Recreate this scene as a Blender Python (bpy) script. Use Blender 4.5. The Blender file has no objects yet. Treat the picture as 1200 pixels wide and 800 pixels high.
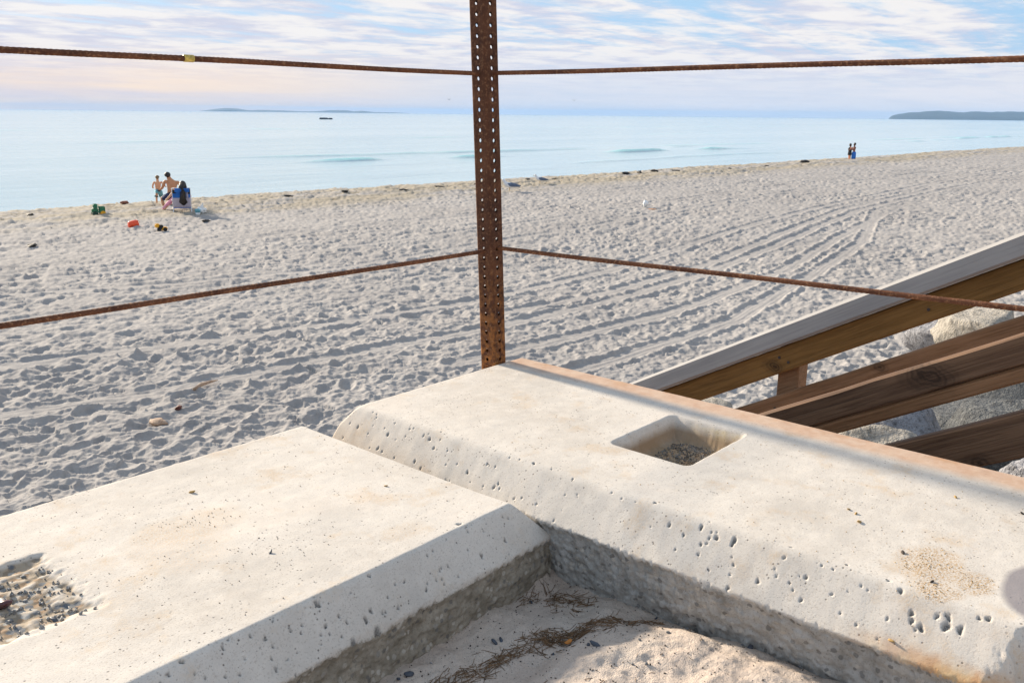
import bpy, bmesh, math, random
import numpy as np
from mathutils import Vector, Matrix, Euler

# ------------------------------------------------------------------ basics
# World frame: +X runs along the shore, +Y runs out to sea, z = 0 is the eye level.
SC = bpy.context.scene
COL = SC.collection
random.seed(7)
WATER = -5.2
SAND = -3.55
TA = -0.70          # top of the long cap
TB = -0.66          # top of the return cap
WL = {}             # world location of every top-level object

def link(o, parent=None):
    COL.objects.link(o)
    if parent is not None:
        o.parent = parent
    return o

def tag(o, label=None, cat=None, group=None, kind=None):
    if label: o['label'] = label
    if cat: o['category'] = cat
    if group: o['group'] = group
    if kind: o['kind'] = kind
    return o

def thing(name, loc, label, cat, group=None):
    o = bpy.data.objects.new(name, None)
    o.empty_display_size = 0.1
    o.location = loc
    link(o)
    WL[o.name] = Vector(loc)
    return tag(o, label, cat, group)

def wloc(o):
    v = Vector(o.location)
    while o.parent is not None:
        o = o.parent
        v = v + Vector(o.location)
    return v

def put(name, me, mat, parent=None, loc=None):
    """Link a mesh given in world coordinates, with its origin at its base."""
    co = np.empty(len(me.vertices) * 3, dtype=np.float64)
    me.vertices.foreach_get('co', co)
    co = co.reshape(-1, 3)
    if loc is None:
        mn, mx = co.min(0), co.max(0)
        loc = Vector(((mn[0] + mx[0]) / 2, (mn[1] + mx[1]) / 2, mn[2]))
    loc = Vector(loc)
    me.vertices.foreach_set('co', (co - np.array(loc)).ravel())
    me.update()
    if mat is not None and not me.materials:
        for m in (mat if isinstance(mat, (list, tuple)) else [mat]):
            me.materials.append(m)
    o = bpy.data.objects.new(name, me)
    link(o, parent)
    o.location = loc - (wloc(parent) if parent is not None else Vector((0, 0, 0)))
    return o

def np_mesh(name, V, F, smooth=True):
    V = np.asarray(V, dtype=np.float32); F = np.asarray(F, dtype=np.int32)
    me = bpy.data.meshes.new(name)
    me.vertices.add(len(V)); me.vertices.foreach_set('co', V.ravel())
    k = F.shape[1]
    me.loops.add(F.size); me.loops.foreach_set('vertex_index', F.ravel())
    me.polygons.add(len(F))
    me.polygons.foreach_set('loop_start', np.arange(len(F), dtype=np.int32) * k)
    me.polygons.foreach_set('loop_total', np.full(len(F), k, dtype=np.int32))
    if smooth:
        me.polygons.foreach_set('use_smooth', np.ones(len(F), dtype=bool))
    me.update(calc_edges=True)
    me.validate()
    return me

def grid_faces(nu, nv, off=0, flip=False):
    i, j = np.meshgrid(np.arange(nu - 1), np.arange(nv - 1), indexing='ij')
    a = (i * nv + j + off).ravel()
    f = np.stack([a, a + nv, a + nv + 1, a + 1], 1)
    return f[:, ::-1] if flip else f

def bm_mesh(name, bm, smooth=False):
    bmesh.ops.recalc_face_normals(bm, faces=bm.faces[:])
    me = bpy.data.meshes.new(name)
    bm.to_mesh(me); bm.free()
    if smooth:
        for p in me.polygons: p.use_smooth = True
    return me

def sstep(a, b, x):
    t = np.clip((x - a) / (b - a), 0, 1)
    return t * t * (3 - 2 * t)

# ------------------------------------------------------------------ noise
_rng = np.random.RandomState(11)
PERM = _rng.permutation(1024).astype(np.int32)
RV = _rng.rand(1024)
GA = _rng.rand(1024) * 2 * np.pi
GX, GY = np.cos(GA), np.sin(GA)

def hsh(i, j, s):
    return PERM[(PERM[(i + s * 131) & 1023] + j * 7 + s * 57) & 1023]

def gnoise(x, y, s=0):
    xi = np.floor(x).astype(np.int32); yi = np.floor(y).astype(np.int32)
    fx, fy = x - xi, y - yi
    u = fx * fx * fx * (fx * (fx * 6 - 15) + 10); v = fy * fy * fy * (fy * (fy * 6 - 15) + 10)
    def g(a, b):
        h = hsh(xi + a, yi + b, s)
        return GX[h] * (fx - a) + GY[h] * (fy - b)
    n0 = g(0, 0) * (1 - u) + g(1, 0) * u
    n1 = g(0, 1) * (1 - u) + g(1, 1) * u
    return (n0 * (1 - v) + n1 * v) * 1.5

def fbm(x, y, s=0, o=4, gain=.5):
    r = 0; a = 1.
    for k in range(o):
        r = r + a * gnoise(x, y, s + k); a *= gain; x = x * 2.03 + 3.1; y = y * 2.03 + 1.7
    return r

def cells(x, y, cell, s, aniso=1.5):
    """smallest stretched distance to scattered centres, and the id of that centre"""
    xs, ys = x / cell, y / cell
    xi = np.floor(xs).astype(np.int32); yi = np.floor(ys).astype(np.int32)
    best = np.full(x.shape, 9.); idd = np.zeros(x.shape)
    for a in (-1, 0, 1):
        for b in (-1, 0, 1):
            h = hsh(xi + a, yi + b, s); h2 = PERM[(h + 91) & 1023]; h3 = PERM[(h + 311) & 1023]
            dx = xs - (xi + a + RV[h]); dy = ys - (yi + b + RV[h2])
            ang = RV[h3] * np.pi
            c, q = np.cos(ang), np.sin(ang)
            p = (dx * c + dy * q) / (aniso ** .5); r = (-dx * q + dy * c) * (aniso ** .5)
            rad = .75 + .7 * RV[(h3 + 5) & 1023]
            d = np.sqrt(p * p + r * r) / rad
            m = d < best
            best = np.where(m, d, best); idd = np.where(m, RV[(h2 + 17) & 1023], idd)
    return best, idd

# ------------------------------------------------------------------ materials
def new_mat(name):
    m = bpy.data.materials.new(name); m.use_nodes = True
    nt = m.node_tree
    return m, nt, nt.nodes['Principled BSDF']

class NB:
    """small node builder"""
    def __init__(s, nt): s.nt = nt
    def n(s, t, **kw):
        nd = s.nt.nodes.new(t)
        for k, v in kw.items():
            if k in ('inp',):
                for kk, vv in v.items(): 
                    if hasattr(vv, 'is_output') : s.nt.links.new(vv, nd.inputs[kk])
                    else: nd.inputs[kk].default_value = vv
            else: setattr(nd, k, v)
        return nd
    def link(s, a, b): s.nt.links.new(a, b)
    def pos(s): return s.n('ShaderNodeNewGeometry').outputs['Position']
    def map(s, vec, scale=(1, 1, 1), rot=(0, 0, 0), loc=(0, 0, 0)):
        m = s.n('ShaderNodeMapping', inp={'Vector': vec})
        m.inputs['Scale'].default_value = scale; m.inputs['Rotation'].default_value = rot; m.inputs['Location'].default_value = loc
        return m.outputs[0]
    def noise(s, vec, scale, detail=4, rough=.55, dist=0.):
        return s.n('ShaderNodeTexNoise', inp={'Vector': vec, 'Scale': scale, 'Detail': detail, 'Roughness': rough, 'Distortion': dist}).outputs['Fac']
    def vor(s, vec, scale, out='Distance', feature='F1'):
        return s.n('ShaderNodeTexVoronoi', feature=feature, inp={'Vector': vec, 'Scale': scale}).outputs[out]
    def rng(s, v, a, b, c=0., d=1., smooth=False):
        m = s.n('ShaderNodeMapRange', inp={'Value': v, 'From Min': a, 'From Max': b, 'To Min': c, 'To Max': d})
        if smooth: m.interpolation_type = 'SMOOTHSTEP'
        return m.outputs[0]
    def math(s, op, a, b=0., c=0.):
        return s.n('ShaderNodeMath', operation=op, inp={0: a, 1: b, 2: c}).outputs[0]
    def mix(s, f, a, b, mode='MIX'):
        m = s.n('ShaderNodeMix', data_type='RGBA', blend_type=mode)
        for sock, v in ((m.inputs[0], f), (m.inputs[6], a), (m.inputs[7], b)):
            if hasattr(v, 'is_output'): s.nt.links.new(v, sock)
            else: sock.default_value = (v if not isinstance(v, tuple) else (*v, 1) if len(v) == 3 else v)
        return m.outputs[2]
    def sep(s, vec):
        return s.n('ShaderNodeSeparateXYZ', inp={0: vec}).outputs
    def bump(s, h, strength=.3, dist=.01):
        return s.n('ShaderNodeBump', inp={'Height': h, 'Strength': strength, 'Distance': dist}).outputs[0]

def simple(name, col, rough=.6, var=.25, scale=8, metallic=0., bump=0.):
    m, nt, p = new_mat(name); b = NB(nt)
    pos = b.pos()
    f = b.noise(pos, scale, 5, .6)
    dark = tuple(c * (1 - var) for c in col); lite = tuple(min(1, c * (1 + var * .6)) for c in col)
    b.link(b.mix(b.rng(f, .3, .7), dark, lite), p.inputs['Base Color'])
    p.inputs['Roughness'].default_value = rough; p.inputs['Metallic'].default_value = metallic
    if bump:
        b.link(b.bump(b.noise(pos, scale * 6, 4), bump, .01), p.inputs['Normal'])
    return m

def M_sand():
    m, nt, p = new_mat('beach_sand'); b = NB(nt); pos = b.pos()
    x, y, z = b.sep(pos)
    n1 = b.noise(pos, .35, 3); n2 = b.noise(pos, 9, 4, .65); n3 = b.noise(pos, 220, 2, .7)
    c = b.mix(b.rng(n1, .35, .65), (.288, .273, .266), (.348, .330, .318))
    c = b.mix(b.rng(n2, .35, .7, 0, .5), c, (.45, .425, .395))
    # the band of older, yellower sand along the berm crest
    crest = b.math('ADD', b.math('MULTIPLY', x, .045), y)
    band = b.math('MULTIPLY', b.rng(crest, 28.2, 31.5, 0, 1, True), b.rng(b.noise(b.map(pos, (.25, .9, 1)), 1, 5, .6), .38, .55))
    c = b.mix(b.math('MULTIPLY', band, .75), c, (.37, .315, .225))
    # weed scraps along the wrack line
    wr = b.math('MULTIPLY', b.rng(crest, 29.5, 32, 0, 1, True), b.rng(b.noise(b.map(pos, (.8, 2.2, 1)), 1.6, 6, .7), .57, .64))
    c = b.mix(b.math('MULTIPLY', wr, .85), c, (.12, .095, .06))
    sp = b.rng(n3, .25, .42, 1, 0)
    c = b.mix(b.math('MULTIPLY', sp, .3), c, (.19, .17, .155))
    b.link(c, p.inputs['Base Color'])
    p.inputs['Roughness'].default_value = .95; p.inputs['Specular IOR Level'].default_value = .1
    b.link(b.bump(b.math('ADD', b.noise(pos, 45, 4, .7), b.math('MULTIPLY', n3, .35)), .35, .012), p.inputs['Normal'])
    return m

def M_drift():
    m, nt, p = new_mat('inland_sand'); b = NB(nt); pos = b.pos()
    n1 = b.noise(pos, 7, 4); n2 = b.noise(pos, 420, 2, .7); n3 = b.noise(pos, 150, 3, .7)
    c = b.mix(b.rng(n1, .35, .65), (.53, .435, .365), (.61, .52, .44))
    c = b.mix(b.rng(n2, .30, .42, .6, 0), c, (.14, .115, .10))
    c = b.mix(b.rng(n3, .60, .72, 0, .5), c, (.66, .60, .53))
    c = b.mix(b.rng(b.vor(pos, 130), .10, .16, .75, 0), c, (.11, .10, .095))
    b.link(c, p.inputs['Base Color']); p.inputs['Roughness'].default_value = .95
    p.inputs['Specular IOR Level'].default_value = .1
    b.link(b.bump(b.math('ADD', n3, n2), .7, .004), p.inputs['Normal'])
    return m

def M_concrete(which):
    m, nt, p = new_mat('weathered_concrete_' + which); b = NB(nt); pos = b.pos()
    x, y, z = b.sep(pos)
    n1 = b.noise(pos, 2.6, 5, .6); n2 = b.noise(pos, 28, 5, .65); n3 = b.noise(pos, 320, 2, .75); n4 = b.noise(pos, 11, 5, .65)
    c = b.mix(b.rng(n1, .34, .66), (.52, .475, .42), (.635, .592, .535))
    c = b.mix(b.rng(n2, .42, .72, 0, .5), c, (.70, .65, .58))
    # cement paste specks and fine pores
    n5 = b.noise(pos, 170, 3, .7)
    c = b.mix(b.rng(n3, .28, .43, .60, 0), c, (.27, .225, .185))
    c = b.mix(b.rng(n5, .30, .42, .45, 0), c, (.42, .36, .30))
    c = b.mix(b.rng(n3, .62, .75, 0, .35), c, (.76, .71, .645))
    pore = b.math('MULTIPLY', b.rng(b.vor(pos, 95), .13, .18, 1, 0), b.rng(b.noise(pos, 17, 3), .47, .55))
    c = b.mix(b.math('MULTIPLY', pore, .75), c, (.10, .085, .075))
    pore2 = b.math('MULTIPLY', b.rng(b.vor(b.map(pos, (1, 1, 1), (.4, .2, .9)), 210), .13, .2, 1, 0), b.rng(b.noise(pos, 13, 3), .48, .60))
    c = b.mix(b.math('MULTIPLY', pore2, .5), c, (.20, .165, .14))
    # ochre dust and scattered sand grains in drifts
    dust = b.math('MULTIPLY', b.rng(n4, .56, .68), b.rng(n3, .40, .52))
    c = b.mix(b.math('MULTIPLY', dust, .55), c, (.50, .36, .22))
    c = b.mix(b.rng(b.noise(b.map(pos, (1, 1, 1), (.3, .5, .8), (3, 1, 2)), 5.5, 6, .68), .52, .66, 0, .42), c, (.455, .425, .385))
    # soft tan stain
    c = b.mix(b.rng(n1, .56, .74, 0, .45), c, (.62, .52, .425))
    def blob(cx, cy, rx, ry):
        d = b.math('ADD', b.math('POWER', b.math('DIVIDE', b.math('SUBTRACT', x, cx), rx), 2.), b.math('POWER', b.math('DIVIDE', b.math('SUBTRACT', y, cy), ry), 2.))
        return b.rng(b.math('ADD', d, b.math('MULTIPLY', b.math('SUBTRACT', n4, .5), 2.2)), .5, 1.15, 1, 0)
    def grains(bl, amt=.8, colr=(.40, .26, .13)):
        return b.mix(b.math('MULTIPLY', b.math('MULTIPLY', bl, b.rng(n3, .46, .56)), amt), c, colr)
    if which == 'B':
        c = grains(blob(1.36, .335, .075, .05)); c = grains(blob(1.285, .30, .03, .035)); c = grains(blob(1.345, .262, .04, .028))
        # rusty pink band along the edge next to the stairs
        rim = b.rng(b.math('ADD', x, b.math('MULTIPLY', b.math('SUBTRACT', n4, .5), .02)), 1.752, 1.79)
        c = b.mix(b.math('MULTIPLY', rim, .9), c, b.mix(b.rng(n2, .35, .65), (.45, .285, .195), (.53, .385, .285)))
        rim2 = b.math('MULTIPLY', b.rng(x, 1.80, 1.835), b.rng(n4, .5, .62))
        c = b.mix(b.math('MULTIPLY', rim2, .6), c, (.43, .235, .12))
        # pale warm paste on the chamfer near the sea end
        tan = b.math('MULTIPLY', b.rng(y, 1.25, 1.6), b.rng(z, -.74, -.655, 1, 0))
        c = b.mix(b.math('MULTIPLY', tan, .6), c, (.53, .41, .29))
        # ochre rust stain under the near end of the chamfer
        oc = b.math('MULTIPLY', b.rng(b.math('ADD', y, b.math('MULTIPLY', b.math('SUBTRACT', n4, .5), .12)), .27, .42, 1, 0), b.math('MULTIPLY', b.rng(b.math('ADD', z, b.math('MULTIPLY', b.math('SUBTRACT', n2, .5), .03)), -.728, -.712, 1, 0), b.rng(x, 1.20, 1.24, 1, .2)))
        c = b.mix(b.math('MULTIPLY', oc, .9), c, b.mix(b.rng(n2, .4, .62), (.46, .21, .05), (.58, .39, .18)))
        # cast shadow on the near corner, painted into the colour
        shade_d = b.math('ADD', b.math('POWER', b.math('DIVIDE', b.math('SUBTRACT', x, 1.39), .105), 2.), b.math('POWER', b.math('DIVIDE', b.math('SUBTRACT', y, .175), .062), 2.))
        c = b.mix(b.rng(b.math('ADD', shade_d, b.math('MULTIPLY', b.math('SUBTRACT', n4, .5), .5)), .8, 1.1, .9, 0), c, (.235, .215, .225))
        # yellowed lip of the pocket
        yl = b.math('MULTIPLY', b.rng(z, -.664, -.672), b.math('MULTIPLY', b.rng(x, 1.60, 1.70), b.rng(y, .96, .86)))
        c = b.mix(b.math('MULTIPLY', yl, b.rng(n2, .4, .6, .2, .8)), c, (.55, .43, .20))
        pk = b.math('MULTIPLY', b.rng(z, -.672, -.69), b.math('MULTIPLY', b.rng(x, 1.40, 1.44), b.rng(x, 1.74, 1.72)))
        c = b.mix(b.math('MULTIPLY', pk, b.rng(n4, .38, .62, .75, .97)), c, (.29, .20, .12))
        side, low = (-.738, -.744)
        zz = b.math('ADD', z, b.math('ADD', b.math('MULTIPLY', b.math('SUBTRACT', n4, .5), .03), b.math('MULTIPLY', b.math('SUBTRACT', n5, .5), .02)))
        rawc = b.mix(b.rng(n2, .35, .68), (.33, .315, .29), (.47, .46, .435))
    else:
        c = grains(blob(.72, 1.36, .10, .06), .38, (.52, .37, .22)); c = grains(blob(.66, 1.30, .09, .10), .35, (.52, .38, .25)); c = grains(blob(.95, 1.07, .05, .03), .35)
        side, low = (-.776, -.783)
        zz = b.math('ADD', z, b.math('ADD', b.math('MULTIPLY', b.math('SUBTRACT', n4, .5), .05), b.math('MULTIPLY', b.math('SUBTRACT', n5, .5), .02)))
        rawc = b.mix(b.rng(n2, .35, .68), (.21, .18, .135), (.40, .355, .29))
        gr = b.math('MULTIPLY', b.rng(z, -.7025, -.7055), b.rng(y, 1.17, 1.21))
        vc = b.sep(b.vor(pos, 80, 'Color')); vd = b.vor(pos, 80)
        st = b.mix(b.rng(vc[0], .25, .75), (.09, .105, .125), (.40, .385, .35)); st = b.mix(b.rng(vc[1], .72, .76), st, (.30, .20, .12))
        st = b.mix(b.rng(vd, .42, .60), st, (.24, .19, .135)); st = b.mix(b.rng(vc[2], .74, .8), st, (.36, .29, .21))
        c = b.mix(b.math('MULTIPLY', gr, .92), c, st)
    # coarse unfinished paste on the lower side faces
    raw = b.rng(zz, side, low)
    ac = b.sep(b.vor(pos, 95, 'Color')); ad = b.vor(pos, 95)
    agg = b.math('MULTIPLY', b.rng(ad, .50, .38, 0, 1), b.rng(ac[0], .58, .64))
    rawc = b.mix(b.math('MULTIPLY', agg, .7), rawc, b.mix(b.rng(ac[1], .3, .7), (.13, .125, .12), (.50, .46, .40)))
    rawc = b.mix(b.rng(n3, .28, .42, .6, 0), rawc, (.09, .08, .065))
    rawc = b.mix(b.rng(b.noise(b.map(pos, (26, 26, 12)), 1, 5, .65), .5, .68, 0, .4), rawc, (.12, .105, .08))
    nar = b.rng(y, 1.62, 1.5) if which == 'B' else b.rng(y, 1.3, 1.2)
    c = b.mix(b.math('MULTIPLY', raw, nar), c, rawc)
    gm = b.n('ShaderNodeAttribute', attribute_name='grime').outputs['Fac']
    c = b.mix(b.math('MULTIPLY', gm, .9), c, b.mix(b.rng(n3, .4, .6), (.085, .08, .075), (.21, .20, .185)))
    b.link(c, p.inputs['Base Color']); p.inputs['Roughness'].default_value = .9; p.inputs['Specular IOR Level'].default_value = .2
    h = b.math('ADD', b.math('MULTIPLY', n2, .25), b.math('ADD', b.math('MULTIPLY', n3, .45), b.math('MULTIPLY', pore, -1.2)))
    h = b.math('ADD', h, b.math('MULTIPLY', b.math('MULTIPLY', raw, b.noise(pos, 90, 4, .7)), 2.2))
    b.link(b.bump(h, .28, .003), p.inputs['Normal'])
    return m

def M_rust(name='rusty_steel', dark=1.):
    m, nt, p = new_mat(name); b = NB(nt); pos = b.pos()
    n1 = b.noise(pos, 14, 5, .6); n2 = b.noise(pos, 120, 4, .75); n3 = b.noise(pos, 55, 4, .6)
    c = b.mix(b.rng(n1, .35, .65), (.085 * dark, .034 * dark, .020 * dark), (.175 * dark, .070 * dark, .034 * dark))
    c = b.mix(b.rng(n2, .53, .66, 0, .85), c, (.34 * dark, .17 * dark, .085 * dark))
    c = b.mix(b.rng(n2, .25, .42, .6, 0), c, (.026, .013, .010))
    x, y, z = b.sep(pos)
    c = b.mix(b.math('MULTIPLY', b.rng(z, -.35, -.68), b.rng(n3, .42, .62)), c, (.36, .145, .04))
    b.link(c, p.inputs['Base Color']); p.inputs['Roughness'].default_value = .85
    p.inputs['Specular IOR Level'].default_value = .25
    b.link(b.bump(b.math('ADD', n2, n3), .6, .002), p.inputs['Normal'])
    return m

def M_wood(name, c1, c2, slope, knots=(), grain=1.):
    """grain runs along the stair direction"""
    m, nt, p = new_mat(name); b = NB(nt); pos = b.pos()
    v = b.map(pos, (1, 1, 1), (slope, 0, 0))
    v = b.map(v, (34, 2.2, 62))
    n1 = b.noise(v, 1, 5, .55, .6); n2 = b.noise(v, 4.2, 3, .6, .4); n3 = b.noise(pos, 2.4, 3)
    w = b.math('PINGPONG', b.math('MULTIPLY', n1, 5.), 1.)
    c = b.mix(b.rng(w, .0, .8), c1, c2)
    c = b.mix(b.rng(n2, .48, .72, 0, .6 * grain), c, tuple(q * .45 for q in c1))
    c = b.mix(b.rng(n3, .4, .7, 0, .45), c, tuple(min(1, q * 1.35) for q in c2))
    for (kx, ky, kz, r) in knots:
        d = b.n('ShaderNodeVectorMath', operation='DISTANCE', inp={0: b.map(pos, (.2, .62, 1)), 1: (kx * .2, ky * .62, kz)}).outputs['Value']
        d = b.math('ADD', d, b.math('MULTIPLY', b.math('SUBTRACT', b.noise(pos, 26, 4), .5), r * 1.7))
        rings = b.math('SINE', b.math('MULTIPLY', d, 620.))
        f = b.math('MULTIPLY', b.rng(d, r * .5, r * 2.2, 1, 0), b.rng(rings, -1, 1, .4, .85))
        c = b.mix(f, c, (.022, .012, .008))
    b.link(c, p.inputs['Base Color']); p.inputs['Roughness'].default_value = .75; p.inputs['Specular IOR Level'].default_value = .25
    b.link(b.bump(b.math('ADD', w, n2), .35 * grain, .003), p.inputs['Normal'])
    return m

def M_rock(name, c1, c2, speck):
    m, nt, p = new_mat(name); b = NB(nt); pos = b.pos()
    n1 = b.noise(pos, 2.5, 5, .6); n2 = b.noise(pos, 40, 3, .7); n3 = b.noise(pos, 12, 5, .65)
    c = b.mix(b.rng(n1, .35, .65), c1, c2)
    c = b.mix(b.rng(n3, .50, .62, 0, .8), c, tuple(q * .5 for q in c1))
    c = b.mix(b.rng(n2, .30, .46, .85, 0), c, speck)
    b.link(c, p.inputs['Base Color']); p.inputs['Roughness'].default_value = .9
    b.link(b.bump(b.math('ADD', n3, b.math('MULTIPLY', n2, .5)), 1., .06), p.inputs['Normal'])
    return m

def M_water():
    m, nt, p = new_mat('sea_water'); b = NB(nt); pos = b.pos()
    n1 = b.noise(b.map(pos, (.006, .03, 1)), 1, 4, .55)
    c = b.mix(b.rng(n1, .35, .65), (.34, .50, .57), (.43, .57, .63))
    zz = b.sep(pos)[2]
    c = b.mix(b.rng(zz, WATER + .06, WATER + .30), c, (.36, .72, .72))  # light passing through thin wave crests, painted as brighter turquoise by height
    b.link(c, p.inputs['Base Color'])
    p.inputs['Roughness'].default_value = .16; p.inputs['IOR'].default_value = 1.33
    r1 = b.noise(b.map(pos, (.35, 1.5, 1)), 1, 5, .6)
    r2 = b.noise(b.map(pos, (.05, .22, 1), (0, 0, .12)), 1, 4, .55)
    h = b.math('ADD', b.math('MULTIPLY', r1, .10), b.math('MULTIPLY', r2, .55))
    r3 = b.noise(b.map(pos, (1.6, 5., 1)), 1, 4, .65)
    h = b.math('ADD', h, b.math('MULTIPLY', r3, .03))
    b.link(b.bump(h, .6, 1.), p.inputs['Normal'])
    return m

# ------------------------------------------------------------------ camera
F_PX, PITCH, ROLL, HEAD = 1050., math.atan(266.5 / 1050.), math.atan(13 / 1200.), math.radians(41)
Fh = Vector((math.cos(HEAD), math.sin(HEAD), 0)); Rv = Vector((math.sin(HEAD), -math.cos(HEAD), 0))
Fv = Fh * math.cos(PITCH) + Vector((0, 0, -math.sin(PITCH))); Uv = Fh * math.sin(PITCH) + Vector((0, 0, math.cos(PITCH)))
Rc = Rv * math.cos(ROLL) + Uv * math.sin(ROLL); Uc = Uv * math.cos(ROLL) - Rv * math.sin(ROLL)
cam = bpy.data.cameras.new('camera'); co = bpy.data.objects.new('camera', cam); COL.objects.link(co)
cam.sensor_width = 36; cam.lens = F_PX / 1200 * 36; cam.clip_start = .02; cam.clip_end = 60000
mw = Matrix((Rc, Uc, -Fv)).transposed().to_4x4(); co.matrix_world = mw
SC.camera = co

# ------------------------------------------------------------------ light and sky
SUN_EL, SUN_AZ = math.radians(20.5), math.radians(88.9)   # azimuth measured from +X towards +Y
sd = Vector((math.cos(SUN_AZ) * math.cos(SUN_EL), math.sin(SUN_AZ) * math.cos(SUN_EL), math.sin(SUN_EL)))
sun = bpy.data.lights.new('sun', 'SUN'); sun.energy = 5.0; sun.angle = math.radians(4.2); sun.color = (1., .87, .70)
so = bpy.data.objects.new('sun', sun); COL.objects.link(so); so.location = (0, 0, 30)
so.rotation_euler = (-sd).to_track_quat('-Z', 'Y').to_euler()

W = bpy.data.worlds.new('World'); SC.world = W; W.use_nodes = True
def build_world():
    nt = W.node_tree; b = NB(nt); bg = nt.nodes['Background']
    sky = b.n('ShaderNodeTexSky', sky_type='NISHITA', sun_disc=False, sun_elevation=SUN_EL,
              sun_rotation=math.pi / 2 - SUN_AZ, altitude=5, air_density=1., dust_density=1.2, ozone_density=1.5)
    d = b.n('ShaderNodeTexCoord').outputs['Generated']
    x, y, z = b.sep(d)
    zc = b.math('MAXIMUM', z, 0.)
    k = b.math('DIVIDE', 1., b.math('ADD', zc, .045))
    u = b.math('MULTIPLY', x, k); v = b.math('MULTIPLY', y, k)
    pl = b.n('ShaderNodeCombineXYZ', inp={0: u, 1: v, 2: 0.}).outputs[0]
    toward = b.math('ADD', b.math('MULTIPLY', x, math.cos(SUN_AZ)), b.math('MULTIPLY', y, math.sin(SUN_AZ)))
    big = b.noise(b.map(pl, (.22, .30, 1), (0, 0, .75), (3.1, 1.7, 0)), 1, 4, .55, .3)
    mot = b.noise(b.map(pl, (1.9, 2.3, 1), (0, 0, .75), (1.1, 7.3, 0)), 1, 7, .62, .25)
    lump = b.noise(b.map(pl, (.75, 1.0, 1), (0, 0, .5), (4.1, 2.3, 0)), 1, 5, .6, .3)
    wisp = b.noise(b.map(pl, (.45, 2.4, 1), (0, 0, -.80), (5, 2, 0)), 1, 6, .6, .5)
    far = b.rng(toward, .42, .82, 1, 0, True)            # away from the sun the deck opens
    upper = b.rng(z, .035, .10, 0, 1, True)
    f = b.math('ADD', b.math('MULTIPLY', big, .7), b.math('MULTIPLY', b.math('SUBTRACT', mot, .5), .75))
    f = b.math('ADD', f, b.math('MULTIPLY', b.math('SUBTRACT', wisp, .5), .9))
    f = b.math('ADD', f, b.math('MULTIPLY', b.math('SUBTRACT', lump, .5), .5))
    f = b.math('SUBTRACT', b.math('ADD', f, .265), b.math('MULTIPLY', b.math('MULTIPLY', far, upper), .17))
    f = b.math('ADD', f, b.math('MULTIPLY', b.rng(toward, .75, .95), .06))
    cov = b.rng(f, .24, .60, 0, 1, True)
    shade = b.rng(b.math('ADD', b.math('MULTIPLY', mot, .55), b.math('MULTIPLY', lump, .45)), .42, .57, 0, 1, True)
    cc = b.mix(shade, (3.75, 3.75, 4.4), (5.3, 5.05, 4.9))
    # low bank: warm stripes towards the sun, lilac and pale blue away from it
    low = b.rng(z, .02, .075, 1, 0, True)
    band = b.noise(b.map(d, (2.2, 2.2, 42)), 1, 5, .6, .4)
    tw = b.rng(toward, .64, .93, 0, 1, True)
    warm = b.mix(tw, (3.9, 4.15, 4.75), (6.0, 4.65, 3.5))
    warm = b.mix(b.rng(band, .42, .58), warm, b.mix(tw, (4.5, 4.5, 4.85), (4.6, 4.0, 4.0)))
    blue = b.mix(.88, sky.outputs[0], (2.2, 3.5, 5.0))
    c = b.mix(b.math('MULTIPLY', cov, .93), blue, cc)
    c = b.mix(b.math('MULTIPLY', low, .88), c, warm)
    # the dome behind the camera and overhead is clearer and darker
    dim = b.math('MULTIPLY', b.rng(toward, -.6, .5, .95, 1, True), b.rng(z, .25, .8, 1, .9, True))
    c = b.mix(1., c, b.n('ShaderNodeCombineColor', inp={0: dim, 1: dim, 2: dim}).outputs[0], 'MULTIPLY')
    nt.links.new(c, bg.inputs['Color']); bg.inputs['Strength'].default_value = .1
build_world()
SC.view_settings.view_transform = 'Standard'; SC.view_settings.look = 'None'; SC.view_settings.gamma = 1
SC.view_settings.exposure = .88

# ------------------------------------------------------------------ beach
def crest_y(X):
    return 34.6 - .045 * np.clip(X, -40, 135)

TRACKS = [
    [(-6, 17.5), (-1, 15.1), (4.47, 13.51), (8.03, 12.55), (12.62, 11.87), (17.79, 12.21), (25.8, 13.54), (36.4, 14.92), (60, 16.3), (110, 18)],
    [(-6, 14.2), (0, 12.4), (3.67, 11.31), (5.58, 10.81), (8.16, 10.5), (10.76, 10.12), (13.99, 9.97), (18.85, 10.27), (26.38, 11.53), (36.37, 13.3), (49.06, 13.97), (68.66, 14.29), (120, 15)],
    [(-4, 23.5), (6.44, 18.97), (9.3, 17.63), (13.19, 16.85), (18.37, 17.28), (24.33, 17.45), (36.57, 18.88), (70, 20)],
    [(7, 7.6), (12.0, 7.36), (14.6, 7.37), (20.0, 8.26), (26.9, 9.64), (36.4, 12.6)],
    [(11.97, 10.72), (15.25, 10.55), (20.16, 10.95), (27.8, 12.38), (36.4, 13.9), (50, 14.6)],
    [(9, 8.9), (14.6, 8.5), (20, 9.0), (27, 10.5), (36.4, 12.2)],
    [(-4, 22.0), (6, 20.6), (14, 19.3), (24, 19.6), (40, 21), (80, 22)],
]

def track_dist(X, Y):
    best = np.full(X.shape, 9.); al = np.zeros(X.shape)
    for T in TRACKS:
        s0 = 0
        for (ax, ay), (bx, by) in zip(T[:-1], T[1:]):
            L = math.hypot(bx - ax, by - ay)
            m = (X > min(ax, bx) - 1.2) & (X < max(ax, bx) + 1.2) & (Y > min(ay, by) - 1.2) & (Y < max(ay, by) + 1.2)
            if m.any():
                x, y = X[m], Y[m]
                t = np.clip(((x - ax) * (bx - ax) + (y - ay) * (by - ay)) / L / L, 0, 1)
                d = np.hypot(x - ax - t * (bx - ax), y - ay - t * (by - ay))
                bb = best[m]; up = d < bb
                bb[up] = d[up]; best[m] = bb
            s0 += L
    return best

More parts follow.
